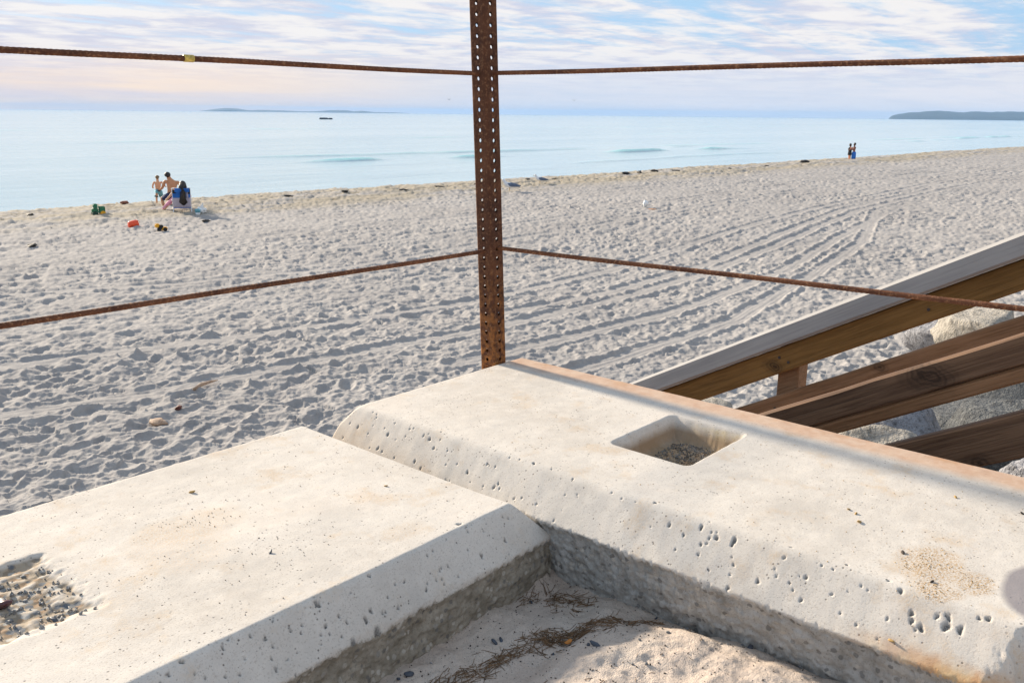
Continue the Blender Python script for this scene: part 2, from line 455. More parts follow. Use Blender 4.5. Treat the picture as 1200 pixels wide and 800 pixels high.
def ground(X, Y, detail=True):
    X = np.asarray(X, float); Y = np.asarray(Y, float)
    cy = crest_y(X) + .7 * gnoise(X * .07, X * 0 + .3, 3) + .2 * gnoise(X * .5, X * 0 + 4.3, 4)
    z = np.full(X.shape, SAND) + .06 * gnoise(X * .09, Y * .13, 5)
    z = z + .07 * np.exp(-((Y - cy + 1.6) / 2.2) ** 2)
    over = np.maximum(Y - cy, 0)
    z = z - over * .17 * sstep(0, 3, over)
    z = np.maximum(z, -8.5)
    rise = sstep(1.87, 1.99, X) * np.clip(3.5 - Y, 0, 5.2) * .5
    z = z + rise
    if not detail:
        return z
    R = np.hypot(X, Y)
    wx = X + .09 * gnoise(X * 2.6, Y * 2.6, 21); wy = Y + .09 * gnoise(X * 2.6, Y * 2.6, 22)
    d1, i1 = cells(wx, wy, .20, 31, 1.6)
    bowl = (np.minimum(d1, 1.05) ** 2 - .55) * .070 * (.3 + 1.1 * i1)
    d2, i2 = cells(wx + 5.3, wy + 2.2, .37, 41, 1.9)
    bowl2 = -np.exp(-(d2 / .42) ** 2) * .050 * (i2 > .55) * i2
    med = .020 * fbm(X * 1.7, Y * 1.7, 51, 3) + .015 * fbm(X * 9, Y * 9, 55, 3)
    zone = .72 + .5 * sstep(-.35, .35, gnoise(X * .12, Y * .22, 61))
    det = (bowl + bowl2) * zone + med
    # grooming lines parallel to the shore
    g = sstep(12, 17, Y) * (1 - sstep(29, 31, Y)) * sstep(-.25, .3, gnoise(X * .05, Y * .25, 71))
    yy = Y + .35 * gnoise(X * .09, Y * .05, 72) + .03 * X
    lines = .017 * np.sin(yy * 2 * np.pi / .75) + .03 * gnoise(X * .12, yy * 1.1, 73)
    st = np.abs((yy / .95) % 1 - .5)
    sm = (1 - sstep(.10, .17, st)) * sstep(-.15, .1, gnoise(X * .06, np.floor(yy / .95) * 3.7 + .5, 74))
    det = det * (1 - .85 * g * sm) - .030 * g * sm + .018 * g * np.exp(-((st - .21) / .04) ** 2) + lines * g * .5
    td = track_dist(X, Y + .05 * gnoise(X * .8, Y * .8, 82))
    inn = (1 - sstep(.15, .21, td)) * (.86 + .14 * sstep(-.3, .3, gnoise(X * .35, Y * .35, 84)))
    keep = .45 + .3 * gnoise(X * .6, Y * .6, 83)
    det = det * (1 - inn * (1 - np.clip(keep, .1, .5) * .32)) - .032 * inn + .027 * np.exp(-((td - .25) / .05) ** 2)
    # thin wheel grooves inside the track
    det = det + inn * .004 * np.sin(td * 2 * np.pi / .10 + 2 * gnoise(X, Y, 85))
    # lumpy wrack line near the crest
    b = sstep(-5.5, -2.5, Y - cy)
    det = det + b * (.05 * fbm(X * .8, Y * 1.6, 91, 4) + .03)
    near_wall = sstep(.0, 3.0, Y)
    return z + det * near_wall

def build_beach():
    az = np.concatenate([np.linspace(-38, 4, 70, endpoint=False), np.linspace(4, 78, 1080, endpoint=False), np.linspace(78, 128, 90)])
    az = np.radians(az)
    r = [1.4]
    while r[-1] < 500:
        R = r[-1]
        r.append(R + min(max(.00068 * R * R / 3.5, .0135 if R > 5 else .04), .0055 * R + .002))
    r = np.array(r)
    A, Rr = np.meshgrid(az, r, indexing='ij')
    X = Rr * np.cos(A); Y = Rr * np.sin(A)
    Z = np.empty_like(X)
    for k in range(0, len(az), 124):
        Z[k:k + 124] = ground(X[k:k + 124], Y[k:k + 124])
    inland = (X < 1.86) & (Y < 1.62)
    Z[inland] = SAND - .1
    V = np.stack([X, Y, Z], -1).reshape(-1, 3)
    me = np_mesh('beach_sand', V, grid_faces(len(az), len(r), flip=True))
    o = put('beach_sand', me, M_sand(), loc=(0, 0, SAND)); tag(o, kind='structure')
build_beach()
def gz(x, y): return float(ground(np.array([x]), np.array([y]))[0])

# ------------------------------------------------------------------ sea
def build_sea():
    az = np.radians(np.concatenate([np.linspace(-60, 6, 60, endpoint=False), np.linspace(6, 78, 460, endpoint=False), np.linspace(78, 150, 60)]))
    r = [24.]
    while r[-1] < 7250: r.append(r[-1] * (1.0062 if r[-1] < 700 else 1.03))
    r = np.array(r)
    A, R = np.meshgrid(az, r, indexing='ij')
    X = R * np.cos(A); Y = R * np.sin(A)
    fade = 1 - sstep(350, 1500, R)
    Z = .05 * fbm(X * .05, Y * .16, 101, 3) * fade
    def swell(y0, slope, amp, wid, s, lo, hi):
        yc = y0 + slope * X + 2.2 * gnoise(X * .02, X * 0 + s, s) + .6 * gnoise(X * .13, X * 0 + s, s + 1)
        a = amp * sstep(-.35, .3, gnoise(X * .085 + s, Y * .03, s + 7)) * sstep(-.75, .25, gnoise(X * .016 + s, Y * .012, s + 2) + .25 * gnoise(X * .11, Y * .02, s + 3))
        a = a * sstep(lo, lo + 12, X) * (1 - sstep(hi - 20, hi, X))
        t = (Y - yc) / wid
        return a * np.where(t < 0, np.exp(-(t / .42) ** 2), np.exp(-(t / 1.5) ** 2)), t
    tot = 0
    for args in ((84.5, -.10, .44, 1.2, 5, 46, 150), (99, -.13, .26, 1.3, 15, 38, 150), (70.5, -.004, .45, 1.5, 25, 200, 420), (92, -.06, .2, 2.4, 35, 120, 330), (150, -.05, .16, 4, 45, 60, 600), (240, -.05, .2, 6, 55, 60, 800), (66, -.05, .14, 1.2, 65, 20, 140)):
        h, t = swell(*args); tot = tot + h
    Z = Z + tot + WATER
    V = np.stack([X, Y, Z], -1).reshape(-1, 3)
    me = np_mesh('ocean', V, grid_faces(len(az), len(r), flip=True))
    o = put('ocean', me, M_water(), loc=(0, 0, WATER)); tag(o, kind='structure')
build_sea()

# ------------------------------------------------------------------ far land
def ridge(name, pts, depth, mat, seed, step=12.):
    """land with a crest profile: pts = (azimuth deg, height), at a distance, real depth behind"""
    return None

def build_land():
    mh = M_rock('coastal_hill', (.018, .035, .040), (.045, .060, .065), (.10, .10, .10))
    def hill(name, az0, az1, D, depth, prof, seed, cell):
        n = 240; m = 26
        a = np.radians(np.linspace(az0, az1, n)); t = np.linspace(0, 1, m)
        A, T = np.meshgrid(a, t, indexing='ij')
        R = D + depth * T
        X = R * np.cos(A); Y = R * np.sin(A)
        P = np.interp(np.degrees(A), [p[0] for p in prof], [p[1] for p in prof])
        up = np.clip(T * 3.2, 0, 1) ** .55
        Z = WATER - .5 + P * up * (1 - .55 * np.clip((T - .4) / .6, 0, 1) ** 2)
        Z = Z + P * .16 * fbm(X / cell, Y / cell, seed, 5) * up
        me = np_mesh(name, np.stack([X, Y, Z], -1).reshape(-1, 3), grid_faces(n, m, flip=False))
        o = put(name, me, mh); tag(o, kind='structure'); return o
    hill('headland', 8, 18.95, 4300, 1500, [(8, 39), (11.5, 38), (13, 36), (14.5, 37), (15.2, 33), (16, 37), (17, 36), (17.8, 30), (18.4, 24), (18.8, 15), (18.95, 5)], 201, 110.)
    hill('far_island', 47.5, 59.8, 6300, 600, [(47.5, 1.6), (48.5, 5), (49.6, 6), (50.4, 14), (50.9, 11), (51.3, 16), (52.2, 16), (53.1, 8), (54, 7), (55.2, 11), (56.4, 12), (57, 10), (57.8, 20), (58.4, 21), (58.9, 16), (59.4, 8), (59.8, 1.5)], 211, 250.)
build_land()

def build_haze():
    bm = bmesh.new(); bmesh.ops.create_cube(bm, size=1)
    me = bm_mesh('haze', bm)
    m = bpy.data.materials.new('sea_haze'); m.use_nodes = True; nt = m.node_tree; nt.nodes.clear()
    out = nt.nodes.new('ShaderNodeOutputMaterial'); v = nt.nodes.new('ShaderNodeVolumePrincipled')
    v.inputs['Color'].default_value = (.33, .61, 1., 1); v.inputs['Density'].default_value = 1.15e-4
    nt.links.new(v.outputs[0], out.inputs['Volume'])
    me.materials.append(m)
    o = bpy.data.objects.new('haze', me); link(o); tag(o, kind='stuff')
    z0, z1 = -11., 40.
    o.location = (0, 0, (z0 + z1) / 2); o.scale = (15200, 15200, z1 - z0)
build_haze()

# ------------------------------------------------------------------ concrete caps
PITS_B = [(1.2363, 1.5681, .0015), (1.2349, 1.5379, .003), (1.2393, 1.4398, .0035), (1.2156, 1.447, .0032), (1.2127, 1.5655, .002), (1.2121, 1.3891, .002), (1.217, 1.329, .0026), (1.2564, 1.3862, .002), (1.245, 1.3871, .0015), (1.2537, 1.3392, .0025), (1.2523, 1.3192, .0035), (1.2563, 1.2898, .0017), (1.2281, 1.1836, .003), (1.2457, 1.1447, .0025), (1.2459, 1.1232, .0015), (1.2178, 1.1297, .0013), (1.221, 1.1047, .003), (1.2271, 1.098, .0018), (1.2165, 1.0469, .002), (1.2446, 1.2572, .0012), (1.2622, 1.5024, .0018), (1.2577, 1.4366, .0016), (1.2585, .6662, .005), (1.2531, .6345, .005), (1.2555, .6048, .007), (1.2433, .6466, .0018), (1.2501, .6457, .002), (1.2299, .6538, .002), (1.224, .5434, .003), (1.2544, .5171, .0018), (1.2402, .5241, .0015), (1.2351, .5187, .0018), (1.2442, .4751, .0025), (1.2609, .4592, .0018), (1.2609, .4415, .0015), (1.2534, .3943, .0016), (1.2368, .4308, .0018), (1.2221, .4709, .0024), (1.2615, .3412, .005), (1.245, .319, .005), (1.2387, .3158, .0034), (1.2355, .3017, .0055), (1.2502, .2863, .003), (1.2529, .2719, .0034), (1.2447, .2719, .0075), (1.2454, .2536, .006), (1.2611, .2365, .0026), (1.2635, .225, .0036), (1.2387, .3743, .0015), (1.2232, .4107, .0016), (1.2322, .3468, .0016), (1.2436, .6902, .0025)]
_rp = random.Random(17)
PITS_B += [(_rp.uniform(1.207, 1.275), _rp.uniform(.24, 1.55), .0010 + .0022 * _rp.random() ** 4) for _ in range(64)]
PITS_A = [(1.0337, 1.0179, .004), (1.038, .9999, .002), (.9672, .9785, .002), (.9477, .979, .0018), (.9071, .9688, .0022), (.9343, .9722, .0016), (.8735, .9847, .0018), (.8562, .9858, .0018), (.7952, .9749, .003), (.8132, .968, .0024), (.7807, .9699, .0035), (.7944, .9569, .009), (.7463, .956, .008), (1.1376, .9946, .0016), (.7727, .9957, .0018), (1.1093, .9761, .003), (.715, 1.0002, .0045), (.6594, .9936, .0016), (.6797, .99, .0018), (.659, .99, .0016), (.6735, .9848, .0016), (.6006, .9998, .0022), (.6194, .9931, .0022), (.6169, .9772, .0018), (.6384, .9714, .0014), (.6425, .9573, .0016), (.566, .9774, .002), (.4789, 1.0008, .0018), (.7403, .9833, .002)]

PITS_A += [(_rp.uniform(.3, 1.14), _rp.uniform(.96, 1.008), .0010 + .0022 * _rp.random() ** 4) for _ in range(60)]

def smin(a, b, k):
    h = np.clip(.5 + .5 * (b - a) / k, 0, 1)
    return b * (1 - h) + a * h - k * h * (1 - h)

def pit_mask(X, Y, pits):
    M = np.zeros(X.shape)
    for n, (px, py, r) in enumerate(pits):
        r = max(r, .00135) * (.66 if r > .0045 else .90)
        m = (abs(X - px) < r * 2.6) & (abs(Y - py) < r * 2.6)
        if not m.any(): continue
        a = n * 1.7
        dx, dy = X[m] - px, Y[m] - py
        u = dx * math.cos(a) + dy * math.sin(a); v = -dx * math.sin(a) + dy * math.cos(a)
        th = np.arctan2(v, u)
        d = np.sqrt((u / (r * 1.12)) ** 2 + (v / (r * .92)) ** 2) * (1 + .16 * np.sin(2 * th + n) + .10 * np.sin(3 * th + 2.3 * n))
        M[m] = np.maximum(M[m], 1 - sstep(.72, 1.08, d))
    return M

def add_pits(X, Y, Z, pits):
    return Z - pit_mask(X, Y, pits) * (.0042 + .0012 * fbm(X * 300, Y * 300, 297, 2))

def H_B(X, Y):
    wob = .0007 * fbm(X * 14, Y * 14, 301, 3)
    z = np.full(X.shape, TB) + .00035 * fbm(X * 22, Y * 22, 305, 4) + .0012 * gnoise(X * 3, Y * 3, 309)
    ch = TB - (1.266 + wob * 1.5 - X) * 1.22
    z = smin(z, ch, .012)
    sea = TB - (Y - 1.575) * 1.4 - .004
    z = smin(z, sea + wob, .016)
    rt = TB - (X - 1.850) * 1.1
    z = smin(z, rt + wob * .6, .014)
    e = Y - (.145 + 1.2 * np.clip(1.295 - X, 0, 1)) + .012 * fbm(X * 30, Y * 30, 315, 4)
    z = np.maximum(smin(z, TB + e * 1.9, .006), TB - .16)
    # square pocket
    qx = abs(X - 1.581 - wob) - (.126 - .018); qy = abs(Y - .902 + wob) - (.094 - .018)
    sdf = np.hypot(np.maximum(qx, 0), np.maximum(qy, 0)) + np.minimum(np.maximum(qx, qy), 0) - .018
    depth = .05 + .004 * fbm(X * 40, Y * 40, 321, 3)
    z = z - depth * sstep(.003, -.026, sdf + .0005 * fbm(X * 40, Y * 40, 325, 2))
    z = z + .006 * sstep(.012, -.06, sdf) * sstep(.075, 0., np.hypot(X - 1.63, Y - .93))
    z = z - .008 * sstep(.0, .003, .0008 + .0024 * fbm(X * 90, Y * 90, 331, 4) + .014 * np.maximum(gnoise(X * 10, Y * 10, 336) - .33, 0) - (X - 1.204))
    return add_pits(X, Y, z, PITS_B)

def H_A(X, Y):
    wob = .0007 * fbm(X * 14, Y * 14, 401, 3)
    z = np.full(X.shape, TA) + .00035 * fbm(X * 22, Y * 22, 405, 4) + .0012 * gnoise(X * 3, Y * 3, 409)
    ch = TA - (1.006 + wob * 1.5 - Y) * 1.45
    z = smin(z, ch, .010)
    z = smin(z, TA - (Y - 1.645) * 1.4 + wob, .012)
    ex = sstep(1.10, 1.0, Y)
    z = smin(z, TA - (X - 1.158 - .004 * ex) * 1.15 + wob, .007)
    # broken shallow pocket with exposed stones
    qx = abs(X - .36) - (.146 - .02); qy = abs(Y - 1.331) - (.122 - .02)
    n = .006 * fbm(X * 45, Y * 45, 421, 4)
    sdf = np.hypot(np.maximum(qx, 0), np.maximum(qy, 0)) + np.minimum(np.maximum(qx, qy), 0) - .02 + n
    d3, _ = cells(X, Y, .016, 431, 1.3)
    inn = sstep(.004, -.030, sdf)
    far = sstep(1.40, 1.455, Y)
    z = z - inn * (.006 + .007 * far + .0015 * np.minimum(d3, 1) ** 2 + .0032 * fbm(X * 38, Y * 38, 433, 4))
    z = z - .008 * sstep(.0, .003, .0008 + .0024 * fbm(X * 90, Y * 90, 441, 4) + .014 * np.maximum(gnoise(X * 10, Y * 10, 446) - .33, 0) - (Y - .957))
    return add_pits(X, Y, z, PITS_A)

def slab(name, xs, ys, H, zbot, mat, inset, label, seed, rough_sides):
    X, Y = np.meshgrid(xs, ys, indexing='ij'); Z = H(X, Y)
    nx, ny = len(xs), len(ys)
    V = [np.stack([X, Y, Z], -1).reshape(-1, 3)]
    Fc = [grid_faces(nx, ny)]
    off = nx * ny
    def skirt(idx, nrm, deep, amp, slope):
        nonlocal off
        top = V[0][idx]
        k = 100; rows = []
        s = top[:, 0] * abs(nrm[1]) + top[:, 1] * abs(nrm[0])
        for i in range(k):
            t = i / (k - 1)
            z = top[:, 2] * (1 - t) + deep * t
            dep = top[:, 2] - z
            out = -slope * dep * sstep(0, .02, dep) 
            r = amp * sstep(0, .012, dep) * (.0038 * fbm(s * 60, z * 60, seed, 5) + .004 * fbm(s * 9, z * 12, seed + 9, 3) - .0035)
            o = out + r
            rows.append(np.stack([top[:, 0] + nrm[0] * o, top[:, 1] + nrm[1] * o, z], -1))
        R = np.stack(rows, 0)
        n = len(idx)
        V.append(R.reshape(-1, 3)); Fc.append(grid_faces(k, n, off)); off += k * n
    ij = lambda i, j: i * ny + j
    ix = np.arange(nx); iy = np.arange(ny)
    skirt(ij(ix, 0), (0, -1), zbot, rough_sides, inset[0])
    skirt(ij(ix[::-1], ny - 1), (0, 1), zbot, rough_sides, inset[1])
    skirt(ij(0, iy[::-1]), (-1, 0), zbot, rough_sides, inset[2])
    skirt(ij(nx - 1, iy), (1, 0), zbot, rough_sides, inset[3])
    me = np_mesh(name, np.concatenate(V), np.concatenate(Fc))
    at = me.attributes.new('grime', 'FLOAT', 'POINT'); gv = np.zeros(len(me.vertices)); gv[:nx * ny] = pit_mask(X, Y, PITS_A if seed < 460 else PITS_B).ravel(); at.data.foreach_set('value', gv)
    bm = bmesh.new(); bm.from_mesh(me); bmesh.ops.remove_doubles(bm, verts=bm.verts[:], dist=1e-5)
    bmesh.ops.recalc_face_normals(bm, faces=bm.faces[:]); bm.to_mesh(me); bm.free()
    o = put(name, me, mat)
    return tag(o, label, 'concrete block')

xsA = np.concatenate([np.linspace(-3.2, .2, 90, endpoint=False), np.arange(.2, 1.226, .0028)])
ysA = np.concatenate([np.arange(.957, 1.02, .0013), np.arange(1.02, 1.668, .0028)])
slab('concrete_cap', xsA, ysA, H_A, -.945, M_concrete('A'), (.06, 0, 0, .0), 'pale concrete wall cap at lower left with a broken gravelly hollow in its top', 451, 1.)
xsB = np.concatenate([np.arange(1.204, 1.285, .0013), np.arange(1.285, 1.874, .0028)]); ysB = np.arange(.03, 1.60, .0022)
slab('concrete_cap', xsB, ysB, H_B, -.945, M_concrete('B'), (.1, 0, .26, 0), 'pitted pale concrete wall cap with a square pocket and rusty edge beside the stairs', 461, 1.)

def box_bm(bm, lo, hi):
    r = bmesh.ops.create_cube(bm, size=1)
    for v in r['verts']:
        v.co = Vector([lo[i] + (v.co[i] + .5) * (hi[i] - lo[i]) for i in range(3)])
    return r['verts']

RAW = M_rock('old_seawall_concrete', (.20, .175, .14), (.33, .30, .25), (.10, .085, .07))
def rough_block(name, lo, hi, n, amp, label, cat):
    bm = bmesh.new(); box_bm(bm, lo, hi)
    bmesh.ops.subdivide_edges(bm, edges=bm.edges[:], cuts=n, use_grid_fill=True)
    for v in bm.verts:
        p = v.co
        d = float(fbm(np.array([p.x * 6 + p.z * 3.3]), np.array([p.y * 6 + p.z * 5.1]), 471, 4)[0])
        c = (Vector(lo) + Vector(hi)) / 2
        q = (p - c); q.normalize()
        v.co = p + q * d * amp
    o = put(name, bm_mesh(name, bm), RAW)
    return tag(o, label, cat)
rough_block('seawall', (-9, 1.06, -4.3), (1.15, 1.60, -.94), 14, .02, 'rough old seawall below the long concrete cap', 'seawall')
rough_block('return_wall', (1.285, -3.0, -4.3), (1.84, 1.53, -.90), 14, .02, 'rough return wall carrying the pocketed concrete cap beside the stairs', 'wall')
# ragged aggregate concrete where the cap ends at the lower right
bm = bmesh.new(); box_bm(bm, (1.215, -.9, -1.0), (1.86, .20, -.742))
bmesh.ops.subdivide_edges(bm, edges=bm.edges[:], cuts=60, use_grid_fill=True)
for v in bm.verts:
    p = v.co
    n = float(fbm(np.array([p.x * 40 + p.z * 20]), np.array([p.y * 40 + p.z * 30]), 481, 4)[0])
    v.co = p + Vector((-.006, .004, .010)) * n
o = put('broken_wall_end', bm_mesh('broken_wall_end', bm, True), M_rock('stony_concrete', (.30, .22, .15), (.46, .39, .30), (.10, .08, .06)))
tag(o, 'ragged brown stony concrete where the pocketed cap stops at lower right', 'broken concrete')

# ------------------------------------------------------------------ sand behind the caps
def H_T(X, Y):
    z = -.868 + 0 * X
    m = np.exp(-(((X - .98) / .30) ** 2 + ((Y - .52) / .26) ** 2))
    z = z + .030 * sstep(.25, .60, m) + .004 * m * fbm(X * 16, Y * 16, 507, 4)
    # steeper lee side of the drift
    z = z + .020 * sstep(.82, .76, Y + .03 * gnoise(X * 6, Y * 3, 503) - .10 * (X - 1.0)) * sstep(1.30, 1.15, X)
    z = z + .030 * sstep(1.17, 1.25, X) * sstep(.55, .25, Y)
    z = z + .06 * sstep(.93, 1.05, Y) * sstep(1.10, 1.22, X)
    z = z + .008 * fbm(X * 9, Y * 9, 511, 3) + .0016 * fbm(X * 60, Y * 60, 515, 3)
    return z
xs = np.concatenate([np.linspace(-14, -.4, 60, endpoint=False), np.linspace(-.4, .5, 120, endpoint=False), np.arange(.5, 1.30, .003)])
ys = np.concatenate([np.linspace(-14, -.4, 60, endpoint=False), np.linspace(-.4, .2, 90, endpoint=False), np.arange(.2, 1.12, .003)])
X, Y = np.meshgrid(xs, ys, indexing='ij')
me = np_mesh('inland_sand', np.stack([X, Y, H_T(X, Y)], -1).reshape(-1, 3), grid_faces(len(xs), len(ys)))
tag(put('inland_sand', me, M_drift(), loc=(0, 0, -.87)), kind='structure')
def tz(x, y): return float(H_T(np.array([x]), np.array([y]))[0])
def az_(x, y): return float(H_A(np.array([x]), np.array([y]))[0])
def bz(x, y): return float(H_B(np.array([x]), np.array([y]))[0])

# ------------------------------------------------------------------ post and cables
RUST = M_rust('rusty_steel', .68)
def perforated_post(name, x, y, z0, z1, lean, label, group):
    w, t, pitch, hr, rr = .0508 / 2, .003, .0254, .0056, .006
    bm = bmesh.new()
    N = 12
    n = int((z1 - z0) / pitch)
    def plate(rot):
        M = Matrix.Rotation(rot, 4, 'Z')
        inner_half = w - t
        for k in range(n):
            zc = z0 + (k + .5) * pitch
            lay = []
            for depth, half in ((w, w - rr), (w - t, w - rr)):
                outer = []
                for a in range(N):
                    th = 2 * math.pi * a / N + math.pi / N
                    c, s = math.cos(th), math.sin(th)
                    m = max(abs(c) / half, abs(s) / (pitch / 2))
                    outer.append((c / m, s / m))
                # corners exact
                hole = [(hr * math.cos(2 * math.pi * a / N + math.pi / N), hr * math.sin(2 * math.pi * a / N + math.pi / N)) for a in range(N)]
                vo = [bm.verts.new(M @ Vector((depth, q[0], zc + q[1]))) for q in outer]
                vh = [bm.verts.new(M @ Vector((depth, q[0], zc + q[1]))) for q in hole]
                co = [bm.verts.new(M @ Vector((depth, sx * half, zc + sz * pitch / 2))) for sx, sz in ((1, 1), (-1, 1), (-1, -1), (1, -1))]
                for a in range(N):
                    b_ = (a + 1) % N
                    bm.faces.new((vo[a], vo[b_], vh[b_], vh[a]))
                # fill rectangle corners
                for ci, (sx, sz) in enumerate(((1, 1), (-1, 1), (-1, -1), (1, -1))):
                    ang = math.atan2(sz * pitch / 2, sx * half) % (2 * math.pi)
                    for a in range(N):
                        t0 = (2 * math.pi * a / N + math.pi / N) % (2 * math.pi); t1 = t0 + 2 * math.pi / N
                        for sh in (0, 2 * math.pi):
                            if t0 < ang + sh < t1:
                                bm.faces.new((vo[a], co[ci], vo[(a + 1) % N]))
                lay.append((vo, vh))
            for a in range(N):
                b_ = (a + 1) % N
                bm.faces.new((lay[0][1][a], lay[0][1][b_], lay[1][1][b_], lay[1][1][a]))
        # rounded outer corner next to this plate
        zt = z0 + n * pitch
        cols = []
        for i in range(5):
            a = math.radians(90 * i / 4)
            px = w - rr + rr * math.cos(a); py = w - rr + rr * math.sin(a)
            cols.append((bm.verts.new(M @ Vector((px, py, z0))), bm.verts.new(M @ Vector((px, py, zt)))))
        for i in range(4):
            bm.faces.new((cols[i][0], cols[i + 1][0], cols[i + 1][1], cols[i][1]))
        ic = []
        for px, py in ((w - t, w - rr), (w - t, w - t), (w - rr, w - t)):
            ic.append((bm.verts.new(M @ Vector((px, py, z0))), bm.verts.new(M @ Vector((px, py, zt)))))
        for i in range(2):
            bm.faces.new((ic[i][0], ic[i][1], ic[i + 1][1], ic[i + 1][0]))
    for q in range(4): plate(q * math.pi / 2)
    me = bpy.data.meshes.new(name); bm.to_mesh(me); bm.free()
    for v in me.vertices:
        v.co = Vector((x + v.co.x - lean * (v.co.z + .66), y + v.co.y, v.co.z))
    o = put(name, me, RUST)
    return tag(o, label, 'fence post', group)

perforated_post('steel_post', 1.768, 1.604, -1.35, .52, .050, 'leaning rusty perforated square steel post in the middle of the view', 'cable fence posts')

for (x, y, l) in ((-1.36, 1.604, 'rusty perforated end post to the left of the long concrete cap'), (1.770, -1.46, 'rusty perforated end post behind the near end of the pocketed cap')):
    o0 = bpy.data.objects['steel_post']; o1 = o0.copy(); COL.objects.link(o1)
    o1.location = o0.location + Vector((x - 1.768, y - 1.604, 0)); o1['label'] = l

def cable_mesh(p0, p1, sag=0., rad=.0055, step=.0045, hole=None):
    p0, p1 = Vector(p0), Vector(p1); L = (p1 - p0).length; n = int(L / step)
    d = (p1 - p0).normalized(); s = d.cross(Vector((0, 0, 1))).normalized(); u = s.cross(d)
    t = np.linspace(0, 1, n); K = 20
    th = np.linspace(0, 2 * np.pi, K, endpoint=False)
    T, TH = np.meshgrid(t, th, indexing='ij')
    tw = T * L / .058 * 2 * np.pi
    rr = rad * (.74 + .30 * np.abs(np.sin(3 * (TH - tw))))
    C = np.array(p0)[None] + t[:, None] * np.array(p1 - p0)[None]
    C[:, 2] -= sag * 4 * t * (1 - t)
    C[:, 2] += .0018 * gnoise(t * L * 1.7, t * 0 + 2.2, 601); C[:, :2] += (np.array(s)[:2] * .0015)[None] * gnoise(t * L * 2, t * 0 + 7.2, 602)[:, None]
    V = C[:, None, :] + (np.cos(TH) * rr)[..., None] * np.array(s) + (np.sin(TH) * rr)[..., None] * np.array(u)
    idx = np.arange(n * K).reshape(n, K); nx = np.roll(idx, -1, 1)
    F = np.stack([idx[:-1], nx[:-1], nx[1:], idx[1:]], -1).reshape(-1, 4)
    return np_mesh('wire_rope', V.reshape(-1, 3), F)

RUSTC = M_rust('rusty_wire', 1.05)
for nm, a, b_, sag, lab in (
    ('upper left', (1.735, 1.604, .0975), (-1.35, 1.604, .088), .003, 'rusty twisted wire rope with a yellow tag, upper strand left of the post'),
    ('lower left', (1.757, 1.604, -.352), (-1.35, 1.604, -.345), .004, 'dark rusty twisted wire rope, lower strand left of the post'),
    ('upper right', (1.738, 1.598, .099), (1.768, -1.45, .108), .004, 'rusty twisted wire rope, upper strand right of the post against the sky'),
    ('lower right', (1.760, 1.598, -.345), (1.768, -1.45, -.285), .004, 'orange rusty wire rope, lower strand right of the post crossing the stair rail')):
    me = cable_mesh(a, b_, sag)
    o = put('wire_rope', me, RUSTC, loc=(Vector(a) + Vector(b_)) / 2); tag(o, lab, 'cable', 'wire ropes of the cable fence')
    if nm == 'upper left':
        bm = bmesh.new()
        bmesh.ops.create_cone(bm, cap_ends=True, segments=14, radius1=.0068, radius2=.0068, depth=.019, matrix=Matrix.Translation((.918, 1.604, .0935)) @ Matrix.Rotation(math.pi / 2, 4, 'Y'))
        tp = put('tag_band', bm_mesh('tag_band', bm, True), simple('yellow_band', (.62, .45, .10), .5, .6, 160), o)

# ------------------------------------------------------------------ wooden stairs
SLOPE = .552; SA = math.atan(SLOPE)
def zline(z1, y): return z1 - SLOPE * (y - 1)
WOOD_D = M_wood('weathered_dark_wood', (.085, .045, .026), (.165, .095, .056), SA, [(2.2, .60, -.595, .024), (2.2, .46, -.78, .014)])
WOOD_H = M_wood('honey_brown_wood', (.17, .085, .022), (.24, .125, .038), SA, [(3.4, 1.52, -1.0, .018)])
WOOD_R = M_wood('reddish_brown_wood', (.17, .085, .038), (.27, .145, .075), SA, [(3.4, 1.1, -.92, .012)])
WOOD_G = M_wood('bleached_grey_wood', (.30, .29, .285), (.37, .355, .34), SA, (), .2)

def sloped_board(bm, x0, x1, ztop1, zbot1, y0, y1, bev=.006, edge_wave=0.):
    """board parallel to the stairs; ztop1/zbot1 = heights of its edges at y = 1"""
    n = 60; ring = []
    pts = [(x0, ztop1 - bev), (x0 + bev, ztop1), (x1 - bev, ztop1), (x1, ztop1 - bev), (x1, zbot1 + bev), (x1 - bev, zbot1), (x0 + bev, zbot1), (x0, zbot1 + bev)]
    prev = None
    for i in range(n + 1):
        y = y0 + (y1 - y0) * i / n
        w = edge_wave * float(gnoise(np.array([y * 6.]), np.array([x0 * 3]), 701)[0])
        cur = [bm.verts.new((px, y, zline(pz + (w if k < 4 else -w), y))) for k, (px, pz) in enumerate(pts)]
        if prev:
            for k in range(8):
                bm.faces.new((prev[k], prev[(k + 1) % 8], cur[(k + 1) % 8], cur[k]))
        else: bm.faces.new(cur)
        prev = cur
    bm.faces.new(prev[::-1])

st = thing('beach_stairway', (2.8, -.3, -.95), 'wooden beach stairway with weathered plank railings going down beside the concrete cap', 'stairs')
def board(name, mat, *a, **k):
    bm = bmesh.new(); sloped_board(bm, *a, **k)
    return put(name, bm_mesh(name, bm), mat, st)
Y0, Y1 = -.35, 5.0
# seaward-side far railing: bleached cap, honey board below it, mid board
c_ = board('handrail_cap', WOOD_G, 3.362, 3.475, -.541, -.635, Y0, Y1, bev=.012)
c_['label'] = 'bleached grey handrail cap on the far stair railing'
board('railing_board', WOOD_H, 3.40, 3.44, -.637, -.752, Y0, Y1)
board('railing_board', WOOD_R, 3.40, 3.44, -.845, -1.00, Y0, Y1, edge_wave=.002)
